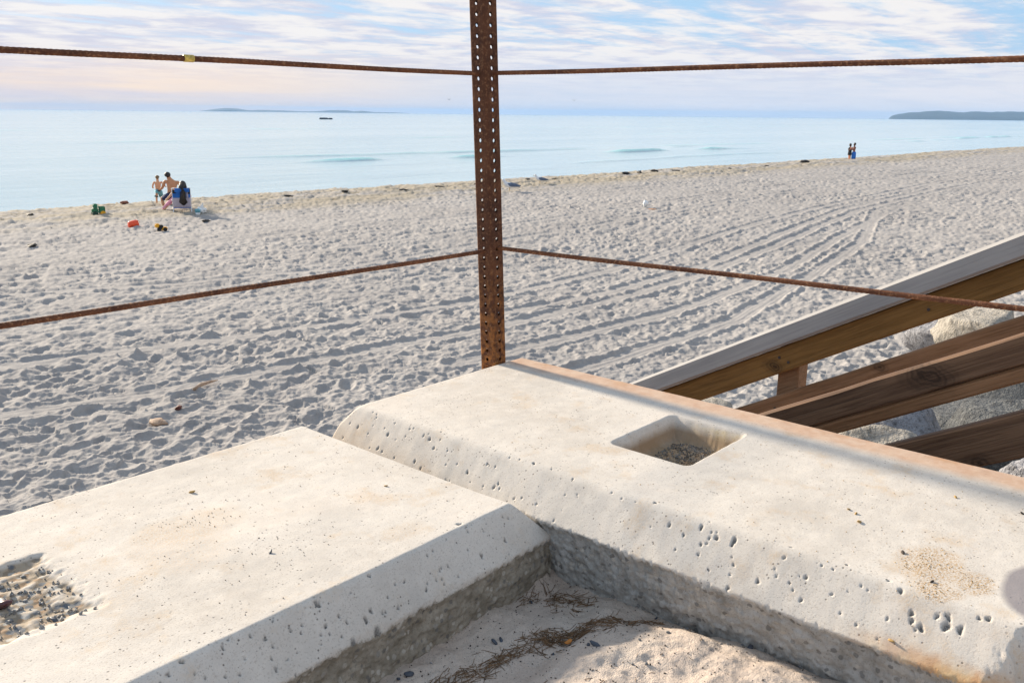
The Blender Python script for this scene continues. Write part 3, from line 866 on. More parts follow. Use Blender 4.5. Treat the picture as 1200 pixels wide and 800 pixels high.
# near railing, two heavy dark boards
nb_ = board('railing_board', WOOD_D, 2.20, 2.24, -.783, -.862, Y0, Y1, edge_wave=.003)
lb_ = board('railing_board', WOOD_R, 2.204, 2.238, -.8625, -.903, Y0, Y1)
lb_['label'] = 'lighter brown ribbed board under the knotted one'
nb_['label'] = 'thick dark railing board with a big knot'
board('railing_board', WOOD_D, 2.20, 2.24, -.972, -1.090, Y0, Y1, edge_wave=.003)
for x, ys_, zt in ((3.442, (.1, 1.475, 3.2, 4.8), -.64), (2.242, (-.25, 2.1, 3.6, 4.8), -.80)):
    for y in ys_:
        bm = bmesh.new(); box_bm(bm, (x, y - .045, zline(zt, y) - 1.9), (x + .089, y + .045, zline(zt, y)))
        bmesh.ops.bevel(bm, geom=bm.edges[:], offset=.004, segments=1, affect='EDGES')
        put('railing_post', bm_mesh('railing_post', bm), WOOD_R, st)
NAIL = simple('dark_nail', (.05, .035, .03), .6, .3, 90)
for (x, y, z1) in ((3.40, 1.50, -.90), (3.40, 1.455, -.95), (3.40, 1.50, -.68), (3.40, 1.46, -.715), (2.2, .30, -.81), (2.2, .33, -.845), (2.2, .24, -1.0), (3.40, .62, -.69), (3.40, .95, -.70)):
    bm = bmesh.new(); bmesh.ops.create_cone(bm, cap_ends=True, segments=12, radius1=.006, radius2=.005, depth=.004, matrix=Matrix.Translation((x - .002, y, zline(z1, y))) @ Matrix.Rotation(math.pi / 2, 4, 'Y'))
    put('nail_head', bm_mesh('nail_head', bm), NAIL, st)
for x in (2.345, 3.39):
    bm = bmesh.new(); sloped_board(bm, x, x + .04, -1.66, -1.95, -.3, 5.0)
    put('stringer', bm_mesh('stringer', bm), WOOD_D, st)
for i in range(16):
    y = -.25 + i * .33; z = zline(-1.66, y)
    bm = bmesh.new(); box_bm(bm, (2.39, y, z - .045), (3.385, y + .31, z))
    bmesh.ops.bevel(bm, geom=bm.edges[:], offset=.005, segments=1, affect='EDGES')
    put('tread', bm_mesh('tread', bm), WOOD_R, st)

# ------------------------------------------------------------------ riprap
R_W = M_rock('pale_limestone', (.36, .33, .28), (.48, .44, .38), (.34, .29, .23))
R_G = M_rock('speckled_granite', (.27, .27, .29), (.42, .42, .44), (.06, .06, .065))
R_D = M_rock('dark_granite', (.06, .064, .068), (.13, .135, .135), (.22, .22, .21))
def rock_mesh(rad, seed, sub=4, rough=.35, flat=6):
    rng = random.Random(seed)
    bm = bmesh.new(); bmesh.ops.create_icosphere(bm, subdivisions=sub, radius=1)
    planes = []
    for _ in range(flat + 12):
        v = Vector((rng.gauss(0, 1), rng.gauss(0, 1), rng.gauss(0, 1))).normalized(); planes.append((v, rng.uniform(.58, .88)))
    P = np.array([v.co[:] for v in bm.verts])
    for (pv, d) in planes:
        q = P @ np.array(pv)
        ex = np.maximum(q - d, 0); P = P - ex[:, None] * np.array(pv)[None] * .92
    n = fbm(P[:, 0] * 2 + P[:, 2] * 1.3 + seed, P[:, 1] * 2 - P[:, 2] * 1.7, seed % 50 + 700, 5)
    P = P * (1 + rough * .22 * n)[:, None]
    for v, q in zip(bm.verts, P): v.co = Vector((q[0] * rad[0], q[1] * rad[1], q[2] * rad[2]))
    return bm_mesh('boulder', bm, True)
def boulder(x, y, z, rad, mat, seed, label, rz=0., sub=4):
    me = rock_mesh(rad, seed, sub); me.materials.append(mat)
    o = bpy.data.objects.new('boulder', me); link(o); o.location = (x, y, z); o.rotation_euler = (0, 0, rz)
    tag(o, label, 'boulder', 'riprap boulders by the stairs')
boulder(12.0, 2.72, -2.62, (.72, .60, .50), R_W, 3, 'big sunlit cream boulder seen between the upper stair rails', .4)
boulder(13.6, 3.3, -3.1, (.9, .7, .55), R_G, 13, 'bluish grey boulder right behind the big cream boulder', 1.2)
boulder(8.4, 4.5, -3.35, (.65, .5, .42), R_W, 5, 'low cream boulder just left of the stair post', .9)
boulder(5.7, 1.72, -2.25, (.62, .55, .50), R_G, 7, 'grey speckled boulder under the thick knotted board', .2)
boulder(5.75, .98, -1.95, (.55, .50, .46), R_D, 9, 'dark speckled boulder at the right below the knotted board', 1.9)
boulder(4.7, 1.44, -1.84, (.42, .36, .27), R_W, 11, 'smooth white rock lying on the lower stair board\'s far side', 2.4)
boulder(5.0, .90, -1.98, (.27, .25, .24), R_D, 15, 'small dark rock under the lowest stair board', .7)
boulder(4.95, .72, -1.80, (.22, .22, .2), R_G, 17, 'bluish rock in the gap at the right frame edge under the lowest board', .1)
boulder(5.2, 1.28, -2.1, (.26, .22, .2), R_G, 19, 'pale grey cobble left of the small dark rock', .1)
for i, (x, y) in enumerate(((6.6, .1), (7.2, 1.5), (7.6, 2.6), (6.4, 2.9), (9.4, 1.8), (10.4, 3.2), (9.0, .2), (11.6, 1.0))):
    s = .45 + .3 * RV[i * 7]
    boulder(x, y, gz(x, y) + .12, (s, s * .85, s * .7), (R_G, R_D, R_W)[i % 3], 30 + i, 'angular riprap boulder in the heap beyond the stairs', i * .8, 3)

# ------------------------------------------------------------------ small stones and litter near the camera
SL = simple('slate_blue_stone', (.055, .065, .085), .55, .5, 60); GS = simple('grey_stone', (.19, .19, .19), .7, .4, 60)
OCH = simple('ochre_crumb', (.42, .27, .10), .9, .4, 90); DBR = simple('dark_crumb', (.05, .038, .03), .8, .4, 80); PUR = simple('plum_stone', (.085, .028, .032), .35, .5, 60)
peb = []
for s in range(5):
    me = rock_mesh((1, .72, .5), 60 + s, 2, .5, 8); me.name = 'pebble'; peb.append(me)
_pm = {}
def pebble(x, y, z, r, mat, label, group, seed, stretch=1.):
    key = (seed % 5, mat.name)
    if key not in _pm:
        m2 = peb[seed % 5].copy(); m2.materials.append(mat); _pm[key] = m2
    o = bpy.data.objects.new('pebble', _pm[key]); link(o)
    o.location = (x, y, z + r * .3); o.scale = (r * stretch, r, r); o.rotation_euler = (RV[seed * 3] * .5, RV[seed * 5] * .5, RV[seed * 11] * 6.28)
    return tag(o, label, 'pebble', group)
T7 = [(1.1429, .9403, .005), (1.0136, .898, .005), (1.0012, .9015, .006), (1.2279, .7261, .004), (1.0339, .8008, .0035), (1.0548, .7458, .005), (1.0544, .7301, .008), (1.106, .6816, .004), (1.1656, .6642, .0045), (.9061, .8296, .003), (1.0453, .6554, .004), (1.0578, .6382, .004), (1.0432, .7858, .003), (.8812, .9322, .003), (1.2086, .6635, .003), (1.222, .5456, .008), (1.2257, .5626, .003), (1.1974, .5732, .003), (1.1958, .5841, .003), (1.2253, .4629, .006), (1.2191, .6594, .005), (.8364, .934, .009), (.817, .939, .006)]
for i, (x, y, r) in enumerate(T7):
    m = SL if i in (0, 1, 2, 3, 4, 5, 6, 15, 21, 22) else GS
    pebble(x, y, tz(x, y), r, m, 'small dark slate pebble on the pale sand between the caps' if m is SL else 'small grey pebble on the pale sand between the caps',
           'dark pebbles in the sandy corner' if m is SL else 'grey pebbles in the sandy corner', i + 1, 1.6 if i in (1, 2, 6) else 1.1)
for i, (x, y, r, m, l) in enumerate((
    (1.4345, .4676, .0055, OCH, 'largest ochre crumb casting a shadow on the pocketed cap'), (1.4635, .4843, .004, OCH, 'ochre crumb just beyond the largest one on the pocketed cap'),
    (1.472, .50, .0038, OCH, 'third ochre crumb in the little row on the pocketed cap'), (1.6533, .3761, .004, OCH, 'lone ochre crumb near the rusty edge of the pocketed cap'),
    (1.6592, .2701, .004, DBR, 'dark crumb at the right frame edge of the pocketed cap'), (1.3711, .3755, .0045, DBR, 'dark brown crumb at the far end of the sand patch on the pocketed cap'),
    (1.3065, .3129, .004, DBR, 'dark crumb within the sandy patch near the cap\'s lower edge'), (1.2144, .3333, .005, OCH, 'ochre crumb sitting on the chamfer of the pocketed cap'))):
    pebble(x, y, bz(x, y), r, m, l, 'crumbs on the pocketed cap', 40 + i, 1.3)
for i, (x, y, r, m, l) in enumerate((
    (.7504, 1.1708, .0045, SL, 'single dark pebble in the middle of the long cap'), (.7906, 1.4853, .006, OCH, 'curled tan leaf scrap near the far edge of the long cap'),
    (1.0563, 1.2377, .0035, OCH, 'tan crumb near the right end of the long cap'), (.4345, 1.2376, .006, SL, 'blue grey stone in the gravelly hollow'),
    (.395, 1.325, .017, PUR, 'larger plum coloured stone at the left edge of the gravelly hollow'), (.402, 1.345, .011, SL, 'dark stone touching the plum stone in the hollow'))):
    pebble(x, y, az_(x, y), r, m, l, 'small stones on the long cap', 50 + i, 1.5)

def scatter(name, label, pts, mat, zf, cat, rs, seed):
    rng = random.Random(seed); V = []; F = []
    base = [Vector(v) for v in ((1, 0, 0), (-1, 0, 0), (0, 1, 0), (0, -1, 0), (0, 0, 1), (0, 0, -1))]
    fc = [(0, 2, 4), (2, 1, 4), (1, 3, 4), (3, 0, 4), (2, 0, 5), (1, 2, 5), (3, 1, 5), (0, 3, 5)]
    for x, y in pts:
        r = rng.uniform(*rs); E_ = Euler((rng.random() * 6, rng.random() * 6, rng.random() * 6)).to_matrix()
        o = len(V); z = zf(x, y)
        for v in base: V.append(Vector((x, y, z + r * .3)) + (E_ @ Vector((v.x * r * rng.uniform(.8, 1.5), v.y * r * rng.uniform(.7, 1), v.z * r * .65))))
        F += [tuple(o + q for q in f) for f in fc]
    me = np_mesh(name, [v[:] for v in V], F, False)
    o = put(name, me, mat); return tag(o, label, cat, kind='stuff')
rng = random.Random(5)
def pts_in(n, cx, cy, rx, ry): return [(cx + rx * rng.uniform(-1, 1), cy + ry * rng.uniform(-1, 1)) for _ in range(n)]
MIX = M_rock('mixed_gravel', (.27, .28, .29), (.56, .51, .44), (.16, .14, .12))
scatter('gravel', 'loose grey gravel filling the broken hollow in the long cap', pts_in(330, .36, 1.31, .13, .095), MIX, az_, 'gravel', (.0015, .0048), 1)
scatter('grit', 'dark sandy grit lying in the square pocket', [(x, y) for x, y in pts_in(1500, 1.595, .885, .085, .07) if abs(x - 1.6) + abs(y - .88) < .125], M_rock('dark_grit', (.15, .135, .12), (.33, .30, .27), (.07, .06, .055)), bz, 'grit', (.0011, .0028), 2)
scatter('crumbs', 'fine dark crumbs strewn over the sand between the caps', pts_in(700, .99, .70, .27, .30), DBR, tz, 'crumbs', (.0007, .0022), 3)
scatter('sand_grains', 'ochre sand grains strewn over the top of the pocketed cap', [(rng.gauss(1.36, .032), rng.gauss(.335, .022)) for _ in range(150)] + [(rng.gauss(1.345, .015), rng.gauss(.262, .012)) for _ in range(60)] + [(rng.gauss(1.285, .014), rng.gauss(.31, .016)) for _ in range(60)] + pts_in(240, 1.5, .75, .24, .5), OCH, bz, 'grains', (.0005, .0014), 4)
scatter('sand_grains', 'brown grains strewn over the top of the long cap', pts_in(150, .8, 1.3, .36, .28) + [(rng.gauss(.73, .05), rng.gauss(1.37, .03)) for _ in range(60)] + [(rng.gauss(.78, .07), rng.gauss(1.2, .05)) for _ in range(60)], M_rock('brown_grains', (.20, .13, .08), (.40, .27, .15), (.07, .05, .04)), az_, 'grains', (.0005, .0015), 6)

NEED = simple('dry_needles', (.20, .115, .055), .8, .6, 90); NEED2 = simple('greenish_straw', (.22, .19, .09), .8, .5, 60)
def needles(name, label, spots, mat, zf, seed, ln=(.012, .034), rad=.00045):
    rng = random.Random(seed); V = []; F = []
    for (cx, cy, rx, ry, ang, n, pile) in spots:
        for _ in range(n):
            u, w = rng.gauss(0, .5), rng.gauss(0, .5)
            x = cx + u * rx * math.cos(ang) - w * ry * math.sin(ang); y = cy + u * rx * math.sin(ang) + w * ry * math.cos(ang)
            h = pile * max(0, 1 - (u * u + w * w)) * rng.random()
            a = ang + rng.gauss(0, .65); L = rng.uniform(*ln); r = rad * rng.uniform(.6, 1.5)
            bend = rng.gauss(0, .25); prev = None
            pts = []
            for k in range(4):
                t = k / 3 - .5; aa = a + bend * t
                pts.append((x + L * t * math.cos(aa), y + L * t * math.sin(aa)))
            tilt = rng.gauss(0, .08)
            for k, (px, py) in enumerate(pts):
                z = max(zf(px, py), zf(x, y) - .004) + r + h + tilt * L * (k / 3 - .5)
                o = len(V)
                nx, ny = -math.sin(a), math.cos(a); rr = r * (1 - .3 * (k == 3))
                V += [(px + nx * rr, py + ny * rr, z), (px - nx * rr, py - ny * rr, z), (px, py, z + rr * 1.6)]
                if k:
                    for q in range(3):
                        F.append((o - 3 + q, o - 3 + (q + 1) % 3, o + (q + 1) % 3, o + q))
    me = np_mesh(name, V, F, False); o = put(name, me, mat); return tag(o, label, 'plant litter', kind='stuff')
needles('needle_litter', 'matted brown pine needles lying along the foot of the sand drift',
        [(1.09, .812, .10, .028, -.55, 230, .011), (1.02, .845, .09, .016, -.35, 60, .004), (.93, .862, .10, .02, -.1, 80, .004), (.86, .872, .06, .03, .1, 110, .008), (1.19, .745, .06, .008, -.9, 40, .003)], NEED, tz, 21)
needles('needle_litter', 'sparse dark twigs on the sand below the meeting corner of the caps', [(1.195, .885, .05, .03, -.9, 90, .006), (1.15, .95, .03, .015, .2, 30, .003), (1.19, .93, .03, .02, 1., 24, .003)], NEED, tz, 22, (.008, .028))
needles('straw_tuft', 'greenish straw caught in the joint between the two caps', [(1.232, 1.015, .02, .014, .9, 46, .006), (1.222, 1.03, .02, .006, .3, 8, .004)], NEED2, lambda x, y: max(tz(x, y), -.752), 23, (.012, .03))
needles('needle_litter', 'single scattered needles over the sand between the caps', [(.98, .68, .26, .22, .3, 60, 0)], NEED, tz, 24, (.006, .016))
def leaf(x, y, z, r, mat, label):
    bm = bmesh.new()
    for s in (0, 1):
        v = [bm.verts.new((x + r * math.cos(a) * (1 if s == 0 else .98), y + r * .5 * math.sin(a), z + s * .0012 + .3 * r * math.cos(a) ** 2)) for a in [i * math.pi / 4 for i in range(8)]]
        bm.faces.new(v)
    bm.faces.ensure_lookup_table(); bm.verts.ensure_lookup_table()
    for i in range(8): bm.faces.new((bm.verts[i], bm.verts[(i + 1) % 8], bm.verts[8 + (i + 1) % 8], bm.verts[8 + i]))
    tag(put('dry_leaf', bm_mesh('dry_leaf', bm), mat), label, 'leaf')
ORG = simple('orange_leaf', (.52, .19, .03), .6, .3, 60)
leaf(1.075, .802, tz(1.075, .802) + .006, .009, ORG, 'orange dry leaf scrap on the largest heap of needles')
leaf(.865, .862, tz(.865, .862) + .006, .007, ORG, 'orange leaf scrap in the needles at the bottom frame edge')

# ------------------------------------------------------------------ figures
def skin_body(name, joints, edges, mat, parent, root):
    names = list(joints)
    me = bpy.data.meshes.new(name + '_bones')
    me.from_pydata([joints[n][0] for n in names], [(names.index(a), names.index(b)) for a, b in edges], [])
    ob = bpy.data.objects.new(name + '_bones', me); COL.objects.link(ob)
    md = ob.modifiers.new('s', 'SKIN'); md.branch_smoothing = .6
    for i, n in enumerate(names):
        sv = me.skin_vertices[0].data[i]; r = joints[n][1]
        sv.radius = r if isinstance(r, tuple) else (r, r); sv.use_root = (n == root)
    sb = ob.modifiers.new('b', 'SUBSURF'); sb.levels = 2; sb.render_levels = 2
    dg = bpy.context.evaluated_depsgraph_get()
    m2 = bpy.data.meshes.new_from_object(ob.evaluated_get(dg))
    bpy.data.objects.remove(ob); m2.name = name
    for p in m2.polygons: p.use_smooth = True
    m2.materials.clear()
    return put(name, m2, mat, parent)
SKIN_T = simple('tanned_skin', (.52, .25, .125), .6, .15, 9); SKIN_L = simple('warm_skin', (.68, .38, .22), .6, .12, 9); SKIN_R = simple('ruddy_skin', (.24, .085, .055), .6, .2, 9)
def frame(px, py, ang_deg, z=None):
    a = math.radians(ang_deg); f = Vector((math.cos(a), math.sin(a), 0)); r = Vector((math.sin(a), -math.cos(a), 0))
    o = Vector((px, py, gz(px, py) - .02 if z is None else z))
    return lambda R, Fw, Z: o + r * R + f * Fw + Vector((0, 0, Z))
def ell(bm, c, rad, axes=None, seg=14):
    r = bmesh.ops.create_uvsphere(bm, u_segments=seg, v_segments=seg // 2 + 2, radius=1)
    for v in r['verts']:
        q = Vector((v.co.x * rad[0], v.co.y * rad[1], v.co.z * rad[2]))
        if axes: q = axes[0] * q.x + axes[1] * q.y + axes[2] * q.z
        v.co = Vector(c) + q
    return r['verts']
def tube(bm, pts, rad, n=10):
    prev = None
    pts = [Vector(p) for p in pts]
    for i, p in enumerate(pts):
        d = (pts[min(i + 1, len(pts) - 1)] - pts[max(i - 1, 0)]).normalized()
        s = d.cross(Vector((0, 0, 1)) if abs(d.z) < .95 else Vector((1, 0, 0))).normalized(); u = s.cross(d)
        r = rad[i] if isinstance(rad, (list, tuple)) else rad
        r = r if isinstance(r, tuple) else (r, r)
        cur = [bm.verts.new(p + s * r[0] * math.cos(2 * math.pi * k / n) + u * r[1] * math.sin(2 * math.pi * k / n)) for k in range(n)]
        if prev:
            for k in range(n): bm.faces.new((prev[k], prev[(k + 1) % n], cur[(k + 1) % n], cur[k]))
        else: bm.faces.new(cur[::-1])
        prev = cur
    bm.faces.new(prev)
def hair_cap(parent, c, rad, mat, drop=.35, back=(0, 0, 0), extra=None, name='hair'):
    bm = bmesh.new()
    vs = ell(bm, Vector(c) + Vector(back), rad, None, 18)
    kill = [v for v in bm.verts if (v.co - Vector(c)).z < -drop * rad[2] and (v.co - Vector(c)).dot(FWD) > -.35 * rad[0]]
    bmesh.ops.delete(bm, geom=kill, context='VERTS')
    if extra: extra(bm)
    return put(name, bm_mesh(name, bm, True), mat, parent)
HAIR_D = simple('dark_brown_hair', (.018, .012, .010), .55, .4, 60); HAIR_S = simple('sandy_hair', (.20, .135, .065), .6, .3, 60); HAIR_K = simple('black_hair', (.008, .008, .010), .5, .3, 60)

def person_joints(T, H, arms, legs, lean=0., head_turn=0., k=1., sh=.115):
    """standing figure of height H; arms/legs give the joint points in body fractions"""
    j = {}
    def P(r, f, z): return T(r * H, f * H, z * H)
    j['pel'] = (P(0, 0, .50), (.085 * H * k, .062 * H * k)); j['wai'] = (P(0, .0, .585), (.072 * H * k, .055 * H * k)); j['che'] = (P(lean * .3, 0, .70), (.088 * H * k, .062 * H * k))
    j['nek'] = (P(lean * .5, .0, .815), .034 * H); j['hea'] = (P(lean * .6, .01, .875), .052 * H); j['top'] = (P(lean * .62, .01, .945), .050 * H)
    j['nos'] = (P(lean * .6, .055, .89), .018 * H)
    e = [('pel', 'wai'), ('wai', 'che'), ('che', 'nek'), ('nek', 'hea'), ('hea', 'top'), ('hea', 'nos')]
    for s, n in ((-1, 'l'), (1, 'r')):
        j['sh' + n] = (P(s * sh + lean * .4, 0, .775), .036 * H); el, wr, ha = arms[n]
        j['el' + n] = (P(*el), .027 * H); j['wr' + n] = (P(*wr), .020 * H); j['ha' + n] = (P(*ha), .022 * H)
        e += [('che', 'sh' + n), ('sh' + n, 'el' + n), ('el' + n, 'wr' + n), ('wr' + n, 'ha' + n)]
        hip, kn, an, to = legs[n]
        j['hi' + n] = (P(*hip), .052 * H); j['kn' + n] = (P(*kn), .036 * H); j['an' + n] = (P(*an), .024 * H); j['to' + n] = (P(*to), .022 * H)
        e += [('pel', 'hi' + n), ('hi' + n, 'kn' + n), ('kn' + n, 'an' + n), ('an' + n, 'to' + n)]
    return j, e, P
def stand_legs(sp=.055):
    return {'l': ((-.05, 0, .465), (-sp, .01, .26), (-sp - .005, -.015, .045), (-sp - .01, .055, .015)), 'r': ((.05, 0, .465), (sp, .01, .26), (sp + .005, -.015, .045), (sp + .01, .055, .015))}

VIEW = 62.5
FWD = Vector((math.cos(math.radians(VIEW)), math.sin(math.radians(VIEW)), 0))
# --- standing child
p_ = (17.3, 33.15)
T = frame(*p_, VIEW)
child = thing('person', T(0, 0, 0), 'small child standing at the water edge, bare back, teal and navy swim shorts', 'person')
H = 1.16
arms = {'l': ((-.165, -.03, .64), (-.17, .06, .575), (-.13, .11, .58)), 'r': ((.175, .0, .655), (.235, .05, .62), (.265, .07, .60))}
j, e, P = person_joints(T, H, arms, stand_legs(.075), 0, 0, 1.12, .12)
j['hea'] = (P(0, .01, .885), .064 * H); j['top'] = (P(0, .01, .945), .060 * H)
skin_body('body', j, e, SKIN_L, child, 'pel')
def shorts(parent, P, H, mat, hips, leg_pts, r0, r1, nm='swim_shorts'):
    bm = bmesh.new()
    for hip, kn in leg_pts: tube(bm, [P(*hips), P(*hip), P(*kn)], [(r0 * 1.15, r0), (r0, r0 * 1.0), (r1, r1)], 14)
    return put(nm, bm_mesh(nm, bm, True), mat, parent)
TEAL = simple('teal_cloth', (.16, .42, .50), .8, .35, 14); NAVY = simple('navy_cloth', (.025, .035, .10), .8, .3, 20); BLUEC = simple('bright_blue_cloth', (.015, .15, .58), .75, .2, 14)
shorts(child, P, H, TEAL, (0, 0, .515), [((-.05, 0, .45), (-.078, .01, .29)), ((.05, 0, .45), (.078, .01, .29))], .078 * H, .072 * H)
bm = bmesh.new(); tube(bm, [P(0, 0, .475), P(0, 0, .51), P(0, 0, .545)], [(.108 * H, .082 * H), (.104 * H, .078 * H), (.096 * H, .070 * H)], 18)
put('waistband', bm_mesh('waistband', bm, True), NAVY, child)
hair_cap(child, P(0, .005, .925), (.068 * H, .068 * H, .068 * H), HAIR_S, .3)

# --- kneeling man
p_ = (17.28, 32.2); T = frame(*p_, VIEW)
man = thing('person', T(0, 0, 0), 'shirtless dark haired man kneeling in navy shorts between the child and the chair', 'person')
J = {'pel': (T(.03, .0, .42), (.16, .12)), 'wai': (T(.05, .03, .58), (.135, .10)), 'che': (T(.07, .06, .84), (.20, .13)), 'nek': (T(.0, .09, 1.02), .07),
     'hea': (T(-.05, .11, 1.11), .092), 'top': (T(-.06, .11, 1.21), .088), 'nos': (T(-.07, .20, 1.13), .03),
     'shl': (T(-.16, .08, .96), .075), 'ell': (T(-.27, .12, .70), .052), 'wrl': (T(-.36, .2, .62), .036), 'hal': (T(-.42, .24, .66), .04),
     'shr': (T(.29, .05, .93), .075), 'elr': (T(.40, .12, .68), .052), 'wrr': (T(.36, .3, .5), .036), 'har': (T(.34, .36, .46), .04),
     'hil': (T(-.10, .04, .38), .10), 'knl': (T(-.33, .22, .30), .07), 'anl': (T(-.28, .0, .07), .05), 'tol': (T(-.30, .12, .03), .04),
     'hir': (T(.14, .02, .36), .10), 'knr': (T(.24, .42, .09), .07), 'anr': (T(.2, -.05, .06), .05), 'tor': (T(.2, -.18, .04), .04)}
E_ = [('pel', 'wai'), ('wai', 'che'), ('che', 'nek'), ('nek', 'hea'), ('hea', 'top'), ('hea', 'nos')]
for s in 'lr': E_ += [('che', 'sh' + s), ('sh' + s, 'el' + s), ('el' + s, 'wr' + s), ('wr' + s, 'ha' + s), ('pel', 'hi' + s), ('hi' + s, 'kn' + s), ('kn' + s, 'an' + s), ('an' + s, 'to' + s)]
skin_body('body', J, E_, SKIN_T, man, 'pel')
bm = bmesh.new()
tube(bm, [T(.04, .01, .52), T(.03, 0, .42), T(-.10, .04, .37), T(-.26, .17, .315)], [(.165, .13), (.175, .15), .135, .10], 16)
tube(bm, [T(.03, 0, .42), T(.14, .03, .35), T(.21, .30, .19)], [.14, .13, .10], 14)
put('shorts', bm_mesh('shorts', bm, True), NAVY, man)
def short_hair(bm): ell(bm, T(-.075, .075, 1.235), (.105, .105, .10))
hair_cap(man, T(-.055, .10, 1.18), (.112, .115, .11), HAIR_D, .5)

# --- beach chair and the woman in it
p_ = (16.72, 30.4); T = frame(*p_, 61.4)
CW = .30
chair = thing('beach_chair', T(0, 0, 0), 'low folding beach chair with blue and white back facing the sea', 'chair')
LAV = simple('pale_lavender_fabric', (.50, .47, .58), .8, .15, 18); BLK = simple('black_fabric', (.012, .013, .016), .8, .3, 20); ALU = simple('white_tube', (.72, .73, .75), .35, .1, 20)
def panel(nm, r0, r1, a0, a1, mat, par, th=.02, bow=.03):
    """piece of the reclined back: a = 0 at the seat, 1 at the top"""
    bm = bmesh.new(); n, m_ = 8, 8; G = []
    for side in (0, 1):
        g = [[bm.verts.new(T(r0 + (r1 - r0) * i / n, -.10 - .30 * (a0 + (a1 - a0) * k / m_) - side * th - bow * math.sin(math.pi * i / n) * .6, .20 + .70 * (a0 + (a1 - a0) * k / m_))) for k in range(m_ + 1)] for i in range(n + 1)]
        G.append(g)
        for i in range(n):
            for k in range(m_): bm.faces.new((g[i][k], g[i + 1][k], g[i + 1][k + 1], g[i][k + 1]))
    a, b_ = G
    rim = [(i, 0) for i in range(n)] + [(n, k) for k in range(m_)] + [(i, m_) for i in range(n, 0, -1)] + [(0, k) for k in range(m_, 0, -1)]
    for q in range(len(rim)):
        (i, k), (i2, k2) = rim[q], rim[(q + 1) % len(rim)]
        bm.faces.new((a[i][k], a[i2][k2], b_[i2][k2], b_[i][k]))
    return put(nm, bm_mesh(nm, bm, True), mat, par)
panel('back_panel', -CW, CW, .0, .50, LAV, chair)
panel('upper_panel', -CW, CW, .50, .90, BLUEC, chair)
panel('upper_panel', .15, CW - .07, .50, .80, LAV, chair, .03)
panel('headrest', -.22, .28, .80, 1.0, BLUEC, chair, .07, .05)
panel('back_pocket', -CW + .0, -.17, .74, .92, BLK, chair, .028)
panel('back_pocket', .22, CW, .70, .96, BLK, chair, .028)
bm = bmesh.new()
for s in (-1, 1):
    tube(bm, [T(s * CW, -.05, .10), T(s * CW, -.10, .20), T(s * CW, -.40, .90)], .017)
    tube(bm, [T(s * CW, -.22, .48), T(s * (CW + .03), .05, .44), T(s * (CW + .03), .30, .42)], .022)
tube(bm, [T(-CW, -.40, .90), T(CW, -.40, .90)], .017)
put('frame', bm_mesh('frame', bm, True), ALU, chair)
for s in (-1, 1):
    bm = bmesh.new(); tube(bm, [T(s * CW, .18, .30), T(s * (CW + .005), -.1, .18), T(s * (CW + .01), -.36, .0)], .017)
    put('leg', bm_mesh('leg', bm, True), ALU, chair)
    bm = bmesh.new(); tube(bm, [T(s * CW, -.10, .20), T(s * CW, .30, .02)], .017)
    put('leg', bm_mesh('leg', bm, True), ALU, chair)
bm = bmesh.new()
q = [T(-CW, -.10, .19), T(CW, -.10, .19), T(CW, .36, .26), T(-CW, .36, .26)]
a_ = [bm.verts.new(v) for v in q]; b2 = [bm.verts.new(v + Vector((0, 0, -.02))) for v in q]
bm.faces.new(a_); bm.faces.new(b2[::-1])
for i in range(4): bm.faces.new((a_[i], b2[i], b2[(i + 1) % 4], a_[(i + 1) % 4]))
put('seat', bm_mesh('seat', bm), BLUEC, chair)

woman = thing('person', T(0, .15, .2), 'woman with long dark hair lounging in the blue beach chair, back to the camera', 'person')
J = {'pel': (T(0, .10, .34), (.15, .12)), 'wai': (T(0, .0, .50), (.12, .095)), 'che': (T(0, -.10, .70), (.14, .10)), 'nek': (T(.04, -.17, .89), .052),
     'hea': (T(.07, -.17, .98), .084), 'top': (T(.07, -.17, 1.07), .082), 'nos': (T(.06, -.08, 1.0), .028),
     'shl': (T(-.17, -.08, .82), .058), 'ell': (T(-.37, .02, .62), .043), 'wrl': (T(-.50, .18, .47), .031), 'hal': (T(-.55, .24, .43), .034),
     'shr': (T(.17, -.08, .82), .058), 'elr': (T(.30, .06, .60), .043), 'wrr': (T(.30, .28, .50), .031), 'har': (T(.30, .35, .48), .034),
     'hil': (T(-.11, .18, .33), .10), 'knl': (T(-.34, .46, .42), .068), 'anl': (T(-.62, .30, .10), .045), 'tol': (T(-.74, .30, .05), .038),
     'hir': (T(.11, .18, .33), .10), 'knr': (T(.14, .60, .48), .068), 'anr': (T(.12, .86, .08), .045), 'tor': (T(.12, .98, .04), .038)}
skin_body('body', J, E_, SKIN_L, woman, 'pel')
PINK = simple('pink_cloth', (.75, .33, .44), .85, .3, 14)
bm = bmesh.new()
tube(bm, [T(0, .08, .36), T(-.12, .2, .35), T(-.30, .42, .42), T(-.46, .40, .30), T(-.66, .31, .11)], [(.17, .14), .125, .095, .075, .05], 14)
put('wrap_skirt', bm_mesh('wrap_skirt', bm, True), PINK, woman)
bm = bmesh.new(); tube(bm, [T(0, .09, .36), T(0, .0, .50), T(0, -.09, .70), T(0, -.11, .80)], [(.165, .13), (.135, .11), (.16, .115), (.12, .09)], 16)
put('swimsuit', bm_mesh('swimsuit', bm, True), PINK, woman)
bm = bmesh.new(); ell(bm, T(.07, -.19, 1.03), (.115, .115, .12), None, 18)
tube(bm, [T(.07, -.30, 1.04), T(.06, -.44, .93), T(.05, -.50, .78), T(.045, -.47, .58), T(.05, -.41, .40), T(.055, -.37, .30)], [(.12, .07), (.15, .05), (.185, .045), (.19, .045), (.15, .035), (.04, .015)], 16)
put('hair', bm_mesh('hair', bm, True), HAIR_D, woman)

